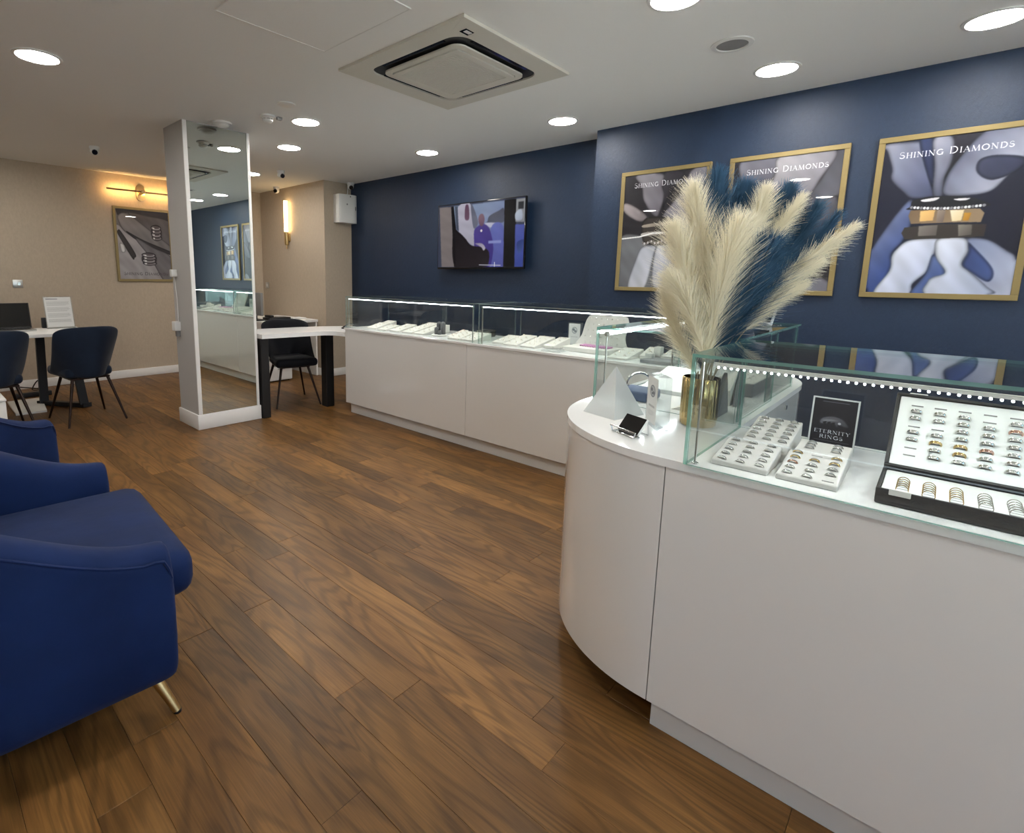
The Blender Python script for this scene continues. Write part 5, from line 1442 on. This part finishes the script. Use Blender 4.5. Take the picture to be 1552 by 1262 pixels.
# ------------------------------------------------------------------ desk chairs
def desk_chair(label, m, legm, group, name='desk_chair'):
    """local frame: faces +y, origin on the floor under the seat middle"""
    t = thing(name, label, 'chair', (0, 0, 0), 0, group)
    # shell: backrest with swept wings, columns along the width, rows up
    U = 15; R = 9; thk = 0.028
    def surf(u, v):
        # u -1..1 across, v 0..1 up
        w = 0.222 + 0.030 * min(1, v * 1.25) - 0.01 * max(0, v - 0.8)
        c = abs(u) ** 2.2
        yb = -0.235 - 0.035 * v
        fwd = (0.24 - 0.13 * v) * c + (0.16 * (1 - v) ** 2) * c
        z = 0.405 + 0.44 * v
        if v > 0.7: z -= 0.035 * (abs(u) ** 6) * (v - 0.7) / 0.3
        if v < 0.25: z += 0.03 * (abs(u) ** 5) * (0.25 - v) / 0.25
        z += 0.012 * (1 - u * u) * (1 if v > 0.9 else 0)
        x = u * w
        return Vector((x, yb + fwd, z))
    V = []
    for side in (0, 1):
        for r in range(R):
            for c in range(U):
                u = -1 + 2 * c / (U - 1); v = r / (R - 1)
                p = surf(u, v); e = 0.02
                n = (surf(min(u + e, 1), v) - surf(max(u - e, -1), v)).cross(surf(u, min(v + e, 1)) - surf(u, max(v - e, 0))).normalized()
                edge = 0.45 if (r in (0, R - 1) or c in (0, U - 1)) else 1.0
                V.append(p + n * thk * edge * (0.5 if side == 0 else -0.5))
    F = []; o = R * U
    for r in range(R - 1):
        for c in range(U - 1):
            a = r * U + c
            F.append((a, a + 1, a + U + 1, a + U)); F.append((o + a, o + a + U, o + a + U + 1, o + a + 1))
    rim = [c for c in range(U)] + [r * U + U - 1 for r in range(1, R)] + [(R - 1) * U + c for c in range(U - 2, -1, -1)] + [r * U for r in range(R - 2, 0, -1)]
    for i in range(len(rim)):
        a, b = rim[i], rim[(i + 1) % len(rim)]
        F.append((a, o + a, o + b, b))
    MB().add(V, F).build('backrest', m, t, smooth=180, subdiv=1)
    b = bmesh.new(); bmesh.ops.create_cube(b, size=1.0)
    for p in b.verts:
        f = 1.0 if p.co.y > 0 else 0.84
        p.co = Vector((p.co.x * 0.43 * f, 0.05 + p.co.y * 0.42, 0.447 + p.co.z * 0.085))
    bmesh.ops.bevel(b, geom=list(b.edges), offset=0.035, segments=3, affect='EDGES', profile=0.5)
    MB().bm(b).build('seat', m, t, smooth=180)
    fr = MB()
    fr.box(-0.15, 0.15, -0.16, 0.17, 0.388, 0.4015)
    fr.build('seat_frame', legm, t)
    for sx_, sy_ in ((1, 1), (-1, 1), (1, -1), (-1, -1)):
        MB().tube([(0.135 * sx_, 0.145 * sy_, 0.395), (0.225 * sx_, 0.262 * sy_, 0.001)], [0.0135, 0.0085], 10).build('leg', legm, t, smooth=40)
    return t
c1 = desk_chair('navy velvet desk chair seen from behind, before the document stand on the left desk', M['navy'], M['dark_metal'], 'navy desk chairs')
c1.location = (1.148, 5.52, 0); c1.rotation_euler = (0, 0, math.radians(5))
dup(c1, (0.505, 5.50, 0), math.radians(3), 'navy velvet desk chair seen from behind, before the laptop, cut by the left edge')
c2 = desk_chair('black velvet chair with dark bronze legs tucked behind the white table', M['black_velvet'], M['dark_metal'], None, 'desk_chair')
c2.location = (2.83, 4.86, 0); c2.rotation_euler = (0, 0, math.radians(180 - 14))

# ------------------------------------------------------------------ left desk with its things
t = thing('office_desk', 'white topped desk with black trapezoid frame legs along the beige back wall', 'desk', (0.5, 6.27, 0))
MB().rbox(-0.35, 1.335, 5.93, 6.63, 0.718, 0.75, 0.004, 2).build('desk_top', M['trim'], t, smooth=30)
for x in (1.17, -0.18):
    f = MB()
    def beam(p, q, w=0.05, d=0.07):
        p, q = Vector(p), Vector(q); ax_ = (q - p).normalized(); s = Vector((1, 0, 0)); k = ax_.cross(s)
        v = []
        for c in (p, q):
            for a, b in ((-1, -1), (1, -1), (1, 1), (-1, 1)): v.append(c + s * a * d / 2 + k * b * w / 2)
        f.add(v, [(3, 2, 1, 0), (4, 5, 6, 7), (0, 1, 5, 4), (1, 2, 6, 5), (2, 3, 7, 6), (3, 0, 4, 7)])
    q = x - 1.17
    beam((1.23 + q, 6.02, 0.03), (1.17 + q, 6.09, 0.717)); beam((0.97 + q, 6.38, 0.03), (0.985 + q, 6.37, 0.717)); beam((1.25 + q, 5.99, 0.025), (0.95 + q, 6.41, 0.025))
    f.build('leg', M['black'], t)
t = thing('laptop', 'open black laptop on the left desk, cut by the left edge', 'laptop', (0.78, 6.4, 0.75))
MB().rbox(0.585, 0.955, 6.27, 6.51, 0.7505, 0.766, 0.004, 2).build('base', M['steel'], t, smooth=30)
kb = MB()
for r in range(4):
    for c in range(12): kb.box(0.61 + c * 0.0268, 0.633 + c * 0.0268, 6.36 + r * 0.03, 6.384 + r * 0.03, 0.7655, 0.7675)
kb.build('keyboard', M['black'], t)['kind'] = 'stuff'
LT = Matrix.Translation((0.77, 6.512, 0.764)) @ Matrix.Rotation(math.radians(-14), 4, 'X')
ld = MB().rbox(-0.185, 0.185, 0, 0.009, 0, 0.252, 0.003, 1, M=LT).build('lid', M['black'], t, smooth=30)
MB().box(-0.177, 0.177, -0.0012, -0.0002, 0.014, 0.244, M=LT).build('screen', M['black_gloss'], ld)

P = Print(210, 300, (206, 206, 204))
P.poly([(0.06, 0.04), (0.5, 0.04), (0.5, 0.085), (0.06, 0.085)], (150, 150, 152), (160, 160, 162), False, 1)
yy = 0.16
for blk in range(4):
    for ln in range(4 if blk < 3 else 3):
        x = 0.08
        while x < 0.9 - 0.1 * (ln == 3):
            w = random.uniform(0.02, 0.07)
            P.stroke(x, yy, min(x + w, 0.92), yy, 0.006, 0.006, (120, 120, 120) if blk < 3 else (84, 84, 84), 1.43); x += w + 0.025
        yy += 0.036
    yy += 0.055
M['notice'] = image_mat('notice_sheet', P.image('notice_sheet'), 0.5)
t = thing('document_stand', 'slanted clear stand holding a printed white sheet at the right end of the left desk', 'sign', (1.19, 6.5, 0.75))
TS = Matrix.Translation((1.19, 6.475, 0.752)) @ Matrix.Rotation(math.radians(-15), 4, 'X')
MB().box(-0.121, 0.121, 0.001, 0.004, 0, 0.325, M=TS).build('panel', M['acrylic'], t)
quad('sheet', [TS @ Vector(p) for p in ((-0.112, 0.0002, 0.318), (0.112, 0.0002, 0.318), (0.112, 0.0002, 0.012), (-0.112, 0.0002, 0.012))], M['notice'], t)
MB().box(-0.121, 0.121, -0.035, 0.06, -0.0015, 0.002, M=Matrix.Translation((1.19, 6.475, 0.752))).build('foot', M['acrylic'], t)
t = thing('desk_telephone', 'small dark device behind the document stand on the left desk', 'device', (1.05, 6.56, 0.75))
MB().rbox(1.045, 1.085, 6.555, 6.60, 0.7505, 0.855, 0.006, 2).build('body', M['black'], t, smooth=30)

t = thing('floor_panel', 'white flat panel lying on the floor under the left desk', 'panel', (0.84, 6.38, 0))
MB().prism([(0.72, 6.70), (0.70, 6.05), (0.93, 6.03), (1.0, 6.70)], 0.001, 0.02).build('panel', M['white_plastic'], t)
t = thing('extension_block', 'dark extension block with a white plug in the shade under the left desk', 'power strip', (0.9, 6.85, 0))
MB().rbox(0.80, 1.12, 6.86, 6.93, 0.001, 0.05, 0.008, 2).build('body', M['black'], t, smooth=30)
MB().rbox(1.02, 1.08, 6.865, 6.925, 0.0505, 0.10, 0.01, 2).build('plug', M['white_plastic'], t, smooth=30)
MB().tube(spline([(1.05, 6.9, 0.10), (1.02, 6.95, 0.16), (0.98, 7.05, 0.05), (1.08, 7.2, 0.02), (0.9, 7.3, 0.05)], 8), 0.006, 8).build('cable', M['black'], t, smooth=60)
t = thing('white_cube_stool', 'white box stool at the left edge behind the armchairs', 'stool', (0.33, 4.98, 0))
MB().rbox(0.14, 0.508, 4.80, 5.16, 0.001, 0.385, 0.008, 2).build('body', M['trim'], t, smooth=30)
t.children[0].name = 'carcass'
MB().rbox(0.13, 0.512, 4.79, 5.165, 0.3855, 0.405, 0.006, 2).build('top', M['trim'], t, smooth=30)

# ------------------------------------------------------------------ white table between column and counter
t = thing('side_table', 'white table with thick black legs between the mirrored column and the long counter', 'table', (2.75, 4.6, 0))
out = [(2.29, 4.405), (2.55, 4.375), (2.78, 4.345)] + [tuple(p) for p in spline([(2.78, 4.345), (2.90, 4.31), (2.965, 4.23), (2.98, 4.113)], 5)[1:]]
out += [(3.42, 4.113), (3.44, 4.62), (3.30, 4.72), (3.12, 4.80), (2.95, 4.85), (2.70, 4.885), (2.29, 4.93)]
MB().prism(out, 0.742, 0.782).build('table_top', M['top'], t, smooth=30)
for a, b in (((2.286, 2.362), (4.425, 4.51)), ((2.965, 3.055), (4.405, 4.50)), ((3.33, 3.41), (4.16, 4.24))):
    MB().rbox(a[0], a[1], b[0], b[1], 0.001, 0.7415, 0.004, 1).build('leg', M['black'], t, smooth=30)
t = thing('pen_rest', 'small black clip on the white table beside the counter end', 'desk tool', (3.22, 4.40, 0.782))
MB().rbox(3.17, 3.27, 4.40, 4.43, 0.7825, 0.80, 0.004, 2).build('base', M['black'], t, smooth=30)
MB().tube([(3.18, 4.415, 0.80), (3.25, 4.41, 0.83), (3.30, 4.40, 0.822)], [0.006, 0.008, 0.004], 8).build('arm', M['black_gloss'], t, smooth=60)

t = thing('rear_desk', 'white desk in the rear corner behind the black chair', 'desk', (3.5, 6.4, 0))
MB().rbox(3.10, 3.89, 5.95, 7.0, 0.715, 0.75, 0.003, 1).build('desk_top', M['trim'], t, smooth=30)
MB().rbox(3.11, 3.135, 5.97, 6.98, 0.001, 0.7145, 0.002, 1).build('side_panel', M['trim'], t, smooth=30)
MB().rbox(3.862, 3.887, 5.97, 6.98, 0.001, 0.7145, 0.002, 1).build('side_panel', M['trim'], t, smooth=30)
t = thing('pedestal_drawers', 'white drawer pedestal under the rear corner desk', 'drawers', (3.3, 6.1, 0))
MB().rbox(3.16, 3.47, 5.93, 6.4, 0.012, 0.56, 0.003, 1).build('carcass', M['trim'], t, smooth=30)
for k in range(3):
    d = MB().rbox(3.165, 3.465, 5.915, 5.929, 0.02 + k * 0.18, 0.192 + k * 0.18, 0.002, 1).build('drawer', M['trim'], t, smooth=30)
    MB().box(3.27, 3.36, 5.905, 5.9148, 0.155 + k * 0.18, 0.165 + k * 0.18).build('handle', M['steel'], d)
for x in (3.19, 3.44):
    for y in (5.96, 6.37): MB().cyl((x, y, 0.001), (x, y, 0.012), 0.012, n=10).build('foot', M['black'], t)
t = thing('monitor', 'grey backed monitor on the rear corner desk, mostly hidden by the column', 'monitor', (3.06, 6.25, 0.75))
MB().rbox(3.13, 3.16, 6.02, 6.50, 0.82, 1.10, 0.004, 2).build('screen', M['grey_plastic'], t, smooth=30)
MB().rbox(3.12, 3.26, 6.14, 6.36, 0.7505, 0.765, 0.003, 1).build('base', M['black'], t, smooth=30)
MB().box(3.162, 3.18, 6.22, 6.28, 0.7655, 0.95).build('neck', M['black'], t)
t = thing('card_terminal', 'black telephone and pad on the rear corner desk behind the black chair', 'telephone', (3.42, 6.2, 0.75))
MB().rbox(3.28, 3.58, 6.10, 6.28, 0.7505, 0.785, 0.006, 2).build('base', M['black'], t, smooth=30)
MB().rbox(3.30, 3.35, 6.11, 6.27, 0.7855, 0.815, 0.01, 2).build('handset', M['black'], t, smooth=30)
MB().rbox(3.43, 3.52, 6.14, 6.24, 0.7855, 0.79, 0.002, 1).build('display', M['grey_plastic'], t, smooth=30)
t = thing('paper_pad', 'white paper pad on the rear corner desk, right of the telephone', 'paper', (3.68, 6.2, 0.75))
MB().rbox(3.62, 3.82, 6.12, 6.30, 0.7505, 0.768, 0.002, 1).build('sheets', M['paper'], t, smooth=30)

# ------------------------------------------------------------------ displays on the long counter
def jewels(t, x0, x1, y0, y1, f, b, rows, cols, zb=ZW, m='sparkle'):
    j = MB()
    for r in range(rows):
        for c in range(cols):
            u = (r + 0.5) / rows; x = x0 + (x1 - x0) * u; y = y0 + (y1 - y0) * (c + 0.5) / cols
            z = zb + f + (b - f) * u
            R = Matrix.Translation((x, y, z + 0.002)) @ Matrix.Rotation(-math.atan2(b - f, x1 - x0), 4, 'Y') @ Matrix.Rotation(PI / 2, 4, 'Z')
            pts = [R @ Vector((0.0085 * math.cos(a), 0, 0.0085 * math.sin(a))) for a in np.linspace(0.1, PI - 0.1, 7)]
            j.tube(pts, 0.0014, 5)
            j.sphere(R @ Vector((0, 0, 0.010)), 0.0026, 6, 4)
    o = j.build('jewellery', M[m], t, smooth=60); o['kind'] = 'stuff'
FT = [ # x0, x1, y0, y1, front, back, rows, cols, where
 (3.085, 3.245, 3.775, 3.905, 0.012, 0.050, 3, 2, 'first pale ring tray from the far end in the far glass case'),
 (3.070, 3.235, 3.620, 3.735, 0.010, 0.042, 2, 2, 'second pale ring tray from the far end in the far glass case'),
 (3.080, 3.300, 3.450, 3.580, 0.012, 0.056, 3, 2, 'third pale tray from the far end in the far glass case'),
 (3.080, 3.430, 3.285, 3.415, 0.012, 0.074, 5, 3, 'fourth and longest pale tray in the far glass case'),
 (3.075, 3.400, 3.135, 3.262, 0.012, 0.070, 5, 2, 'fifth pale tray in the far glass case, beside the grey velvet stand'),
 (3.045, 3.250, 2.705, 2.835, 0.012, 0.052, 4, 2, 'pale tray between the grey velvet stand and the last far case tray'),
 (3.040, 3.250, 2.550, 2.690, 0.012, 0.052, 4, 3, 'last pale tray of the far glass case, against the join'),
 (3.105, 3.320, 2.325, 2.430, 0.012, 0.048, 3, 2, 'first pale tray of the near glass case, against the join'),
 (3.068, 3.330, 2.180, 2.300, 0.012, 0.060, 4, 2, 'second pale tray in the near glass case'),
 (3.068, 3.340, 2.030, 2.155, 0.012, 0.062, 4, 3, 'third pale tray in the near glass case'),
 (3.150, 3.370, 1.925, 2.010, 0.020, 0.064, 3, 2, 'fourth pale tray in the near glass case, in front of the white card'),
]
for x0, x1, y0, y1, f, b, r, c, lab in FT:
    t = wedge(x0, x1, y0, y1, ZW, f, b, 'ring_tray', lab, 'ring trays on the long counter', material='cream_pad')
    jewels(t, x0 + 0.01, x1 - 0.01, y0, y1, f, b, r, c)
t = wedge(3.40, 3.48, 3.93, 4.06, ZW, 0.030, 0.050, 'ring_tray', 'small pale tray at the back far corner of the far glass case', 'ring trays on the long counter', material='cream_pad')
t = wedge(3.15, 3.34, 2.865, 2.935, ZW, 0.008, 0.048, 'ring_tray', 'narrow tray of rose coloured rings just right of the grey velvet stand', 'ring trays on the long counter', material='cream_pad')
jewels(t, 3.16, 3.33, 2.865, 2.935, 0.008, 0.048, 5, 1, m='rose')
t = thing('watch_box', 'small black box at the back of the far glass case near the join', 'box', (3.42, 2.72, ZW))
MB().rbox(3.38, 3.47, 2.68, 2.80, ZW, ZW + 0.045, 0.004, 2).build('body', M['black'], t, smooth=30)
MB().rbox(3.378, 3.472, 2.678, 2.802, ZW + 0.0455, ZW + 0.058, 0.004, 2).build('lid', M['box_black'], t, smooth=30)
t = thing('ring_stand', 'grey velvet stand of three ring fingers on a cream base in the far glass case', 'ring stand', (3.17, 3.04, ZW))
MB().lathe([(0.0, 0.0), (0.06, 0.0), (0.066, 0.006), (0.06, 0.013), (0.0, 0.013)], (3.16, 3.035, ZW), 28).build('base', M['cream_pad'], t, smooth=40)
for x, y, h, r in ((3.140, 3.045, 0.075, 0.019), (3.185, 3.060, 0.115, 0.020), (3.175, 3.005, 0.118, 0.022), (3.135, 3.005, 0.05, 0.016)):
    MB().lathe([(0.0, 0.0135), (r, 0.0135), (r, h - r), (r * 0.86, h - r * 0.5), (r * 0.5, h - r * 0.12), (0, h)], (x, y, ZW), 18).build('finger', M['grey_velvet'], t, smooth=60)

P = Print(150, 230, (224, 226, 226))
P.disc(0.5, 0.32, 0.24, 0.16, (150, 156, 160)); P.disc(0.5, 0.32, 0.19, 0.125, (204, 208, 210)); P.disc(0.42, 0.29, 0.1, 0.06, (120, 128, 134)); P.disc(0.58, 0.36, 0.1, 0.05, (128, 134, 140))
for i in range(6): P.stroke(0.22 + i * 0.1, 0.64, 0.28 + i * 0.1, 0.64, 0.02, 0.02, (176, 180, 184), 1.53)
M['white_card'] = image_mat('white_card', P.image('white_card'), 0.5)
t = thing('acrylic_sign_block', 'white card with a round grey emblem in an acrylic block in the near glass case', 'sign', (3.475, 1.955, ZW))
MB().rbox(3.478, 3.500, 1.900, 2.012, ZW, ZW + 0.165, 0.002, 1).build('block', M['acrylic'], t, smooth=30)
quad('print', [(3.4774, 2.002, ZW + 0.158), (3.4774, 1.910, ZW + 0.158), (3.4774, 1.910, ZW + 0.006), (3.4774, 2.002, ZW + 0.006)], M['white_card'], t)

t = thing('jewellery_board', 'tall sloping pearl grey board of earrings in the near glass case', 'display board', (3.44, 1.7, ZW))
BM = Matrix.Translation((3.385, 0, ZW)) @ Matrix.Rotation(math.radians(24), 4, 'Y')
pts = spline([(1.535, 0.0), (1.875, 0.0), (1.865, 0.10), (1.845, 0.245), (1.70, 0.25), (1.56, 0.245), (1.545, 0.10)], 4, True)
bd = MB(); n = len(pts)
bd.add([BM @ Vector((x, p[0], max(0.002, p[1]))) for x in (0, 0.012) for p in pts], [tuple(range(n)), tuple(range(2 * n - 1, n - 1, -1))] + [(i, n + i, n + (i + 1) % n, (i + 1) % n) for i in range(n)])
bd.build('board', M['tray'], t, smooth=30)
jw = MB()
for r in range(5):
    for c in range(7): jw.sphere(BM @ Vector((-0.003, 1.585 + c * 0.04 + (r % 2) * 0.01, 0.045 + r * 0.045)), 0.0042 if (r + c) % 3 else 0.0055, 8, 6)
jw.build('earrings', M['silver'], t, smooth=180)['kind'] = 'stuff'
t = thing('bead_tray', 'flat pale tray with a row of pink bead sets in the near glass case', 'tray', (3.24, 1.68, ZW))
MB().rbox(3.135, 3.345, 1.515, 1.850, ZW, ZW + 0.032, 0.003, 1).build('tray', M['cream_pad'], t, smooth=30)
t.children[0].name = 'body'
pk = MB()
for c in range(11):
    for r in range(5): pk.sphere((3.20 + r * 0.018 + c * 0.003, 1.56 + c * 0.0205, ZW + 0.0375), 0.0065, 8, 6)
pk.build('bead_strings', M['pink'], t, smooth=180)['kind'] = 'stuff'
t = thing('clear_ring_holders', 'cluster of tiny clear stands with rings at the front of the near glass case', 'ring stand', (3.06, 1.87, ZW))
MB().rbox(3.03, 3.11, 1.80, 1.95, ZW, ZW + 0.006, 0.002, 1).build('base', M['acrylic_frost'], t, smooth=30)
jewels(t, 3.035, 3.105, 1.80, 1.95, 0.008, 0.010, 3, 6, m='silver')
for k, (x0, x1, y0, y1, f, b, r, c, lab) in enumerate((
 (3.030, 3.270, 1.345, 1.470, 0.012, 0.050, 4, 2, 'pale tray of boxed rings seen through the left end of the near plume case'),
 (3.180, 3.330, 1.270, 1.335, 0.020, 0.062, 3, 1, 'narrow pale tray behind the boxed rings in the near glass case'),
 (3.140, 3.290, 1.085, 1.190, 0.014, 0.040, 3, 3, 'last pale tray at the near end of the long counter'))):
    t = wedge(x0, x1, y0, y1, ZW + (0.0 if k != 2 else 0.022), f, b, 'ring_tray', lab, 'ring trays on the long counter', material='cream_pad')
    jewels(t, x0 + 0.01, x1 - 0.01, y0, y1, f, b, r, c, ZW + (0.0 if k != 2 else 0.022))
t = thing('grey_display_plinth', 'low grey slab under the last trays of the long counter', 'display plinth', (3.15, 1.18, ZW))
MB().rbox(3.02, 3.36, 1.075, 1.262, ZW, ZW + 0.0215, 0.003, 1).build('slab', M['grey_card'], t, smooth=30)
for (x, y, lab) in ((3.10, 1.235, 'small white ring box on the grey slab, left one'), (3.20, 1.225, 'small white ring box on the grey slab, right one')):
    t = thing('ring_box', lab, 'ring box', (x, y, ZW + 0.022), 0, 'small white ring boxes')
    MB().rbox(x - 0.028, x + 0.028, y - 0.02, y + 0.02, ZW + 0.022, ZW + 0.052 + (0.03 if x > 3.15 else 0), 0.003, 2).build('body', M['cream_pad'], t, smooth=30)
    jewels(t, x - 0.02, x + 0.02, y - 0.015, y + 0.015, 0.052 + (0.03 if x > 3.15 else 0), 0.053 + (0.03 if x > 3.15 else 0), 1, 1, ZW)

# ------------------------------------------------------------------ displays inside the plume case
t = thing('bangle_cushion', 'navy cushion with an open silver bangle beside the pyramid, inside the plume case', 'cushion', (2.08, 0.86, ZW))
MB().rbox(2.01, 2.15, 0.80, 0.93, ZW, ZW + 0.040, 0.010, 3).build('cushion', M['navy_pad'], t, smooth=40)
t.children[0].name = 'pad'
o = MB(); rr = 0.040
o.tube([(2.075 + 0.012 * math.cos(a) + rr * 0.35 * math.cos(a), 0.862 - rr * math.cos(a) * 0.95, ZW + 0.066 + rr * math.sin(a)) for a in np.linspace(-0.7, PI + 0.4, 22)], 0.0045, 8, flat=1.8)
o = o.build('silver_bangle', M['silver'], None, smooth=60); tag(o, 'open silver bangle standing on the navy cushion', 'bangle')
t = wedge(2.24, 2.55, 0.72, 0.925, ZW, 0.018, 0.075, 'necklace_pad', 'white sloping necklace pad inside the plume case', None, 'display pad', 'white_pad')
nk = MB()
nk.tube(spline([(2.27, 0.735, ZW + 0.030), (2.33, 0.75, ZW + 0.042), (2.40, 0.742, ZW + 0.055), (2.50, 0.75, ZW + 0.072)], 8), 0.004, 6)
for i in range(14): nk.sphere((2.27 + i * 0.0165, 0.736 + 0.008 * math.sin(i), ZW + 0.032 + i * 0.0031), 0.0055, 8, 6)
o = nk.build('bead_necklace', M['bead'], None, smooth=180); tag(o, 'dark bead chain lying over the white necklace pad', 'necklace')
for x, lab in ((2.05, 'grey backed display easel just right of the gold vase, seen from behind'), (2.27, 'second grey backed display easel inside the plume case')):
    t = thing('display_easel', lab, 'display board', (x, 0.58, ZW), 0, 'grey backed display easels')
    v = [(x - 0.07, 0.535, ZW), (x + 0.05, 0.535, ZW), (x + 0.05, 0.548, ZW + 0.145), (x - 0.005, 0.548, ZW + 0.08)]
    w = [(a, b + 0.012, c) for a, b, c in v]
    MB().add(v + w, [(0, 1, 2, 3), (7, 6, 5, 4), (0, 4, 5, 1), (1, 5, 6, 2), (2, 6, 7, 3), (3, 7, 4, 0)]).build('back_board', M['grey_card'], t)
    MB().add([(x - 0.06, 0.56, ZW), (x + 0.045, 0.56, ZW), (x + 0.045, 0.70, ZW), (x - 0.06, 0.70, ZW), (x - 0.06, 0.562, ZW + 0.06), (x + 0.045, 0.562, ZW + 0.14)], [(3, 2, 1, 0), (0, 1, 5, 4), (2, 3, 4, 5), (0, 4, 3), (1, 2, 5)]).build('front_slope', M['cream_pad'], t)
t = thing('display_block', 'long low grey display block at the right end of the plume case', 'display block', (2.62, 0.57, ZW))
MB().rbox(2.44, 2.74, 0.535, 0.64, ZW, ZW + 0.055, 0.003, 1).build('body', M['grey_card'], t, smooth=30)
t.children[0].name = 'block'
MB().rbox(2.44, 2.74, 0.535, 0.64, ZW + 0.0552, ZW + 0.060, 0.002, 1).build('top_pad', M['cream_pad'], t, smooth=30)
jewels(t, 2.45, 2.73, 0.54, 0.635, 0.062, 0.062, 4, 2, ZW, 'silver')

t = thing('card_easel', 'small dark card on a clear stand on the plume case, right of the plumes', 'card holder', (2.63, 0.56, 1.122))
CM = Matrix.Translation((2.60, 0.555, 1.1225)) @ Matrix.Rotation(math.radians(-25), 4, 'Z')
MB().box(-0.035, 0.045, -0.045, 0.045, 0, 0.004, M=CM).build('base', M['acrylic'], t)
CT = CM @ Matrix.Translation((-0.02, 0, 0.004)) @ Matrix.Rotation(math.radians(20), 4, 'Y')
MB().box(0, 0.012, -0.040, 0.040, 0, 0.075, M=CT).build('easel', M['acrylic_frost'], t)
MB().box(-0.0022, -0.0004, -0.036, 0.036, 0.012, 0.075, M=CT).build('dark_card', M['black_gloss'], t)
MB().box(-0.014, -0.0005, -0.040, 0.040, 0.0, 0.009, M=CT).build('lip', M['acrylic_frost'], t)
print('objects', len(S.objects))
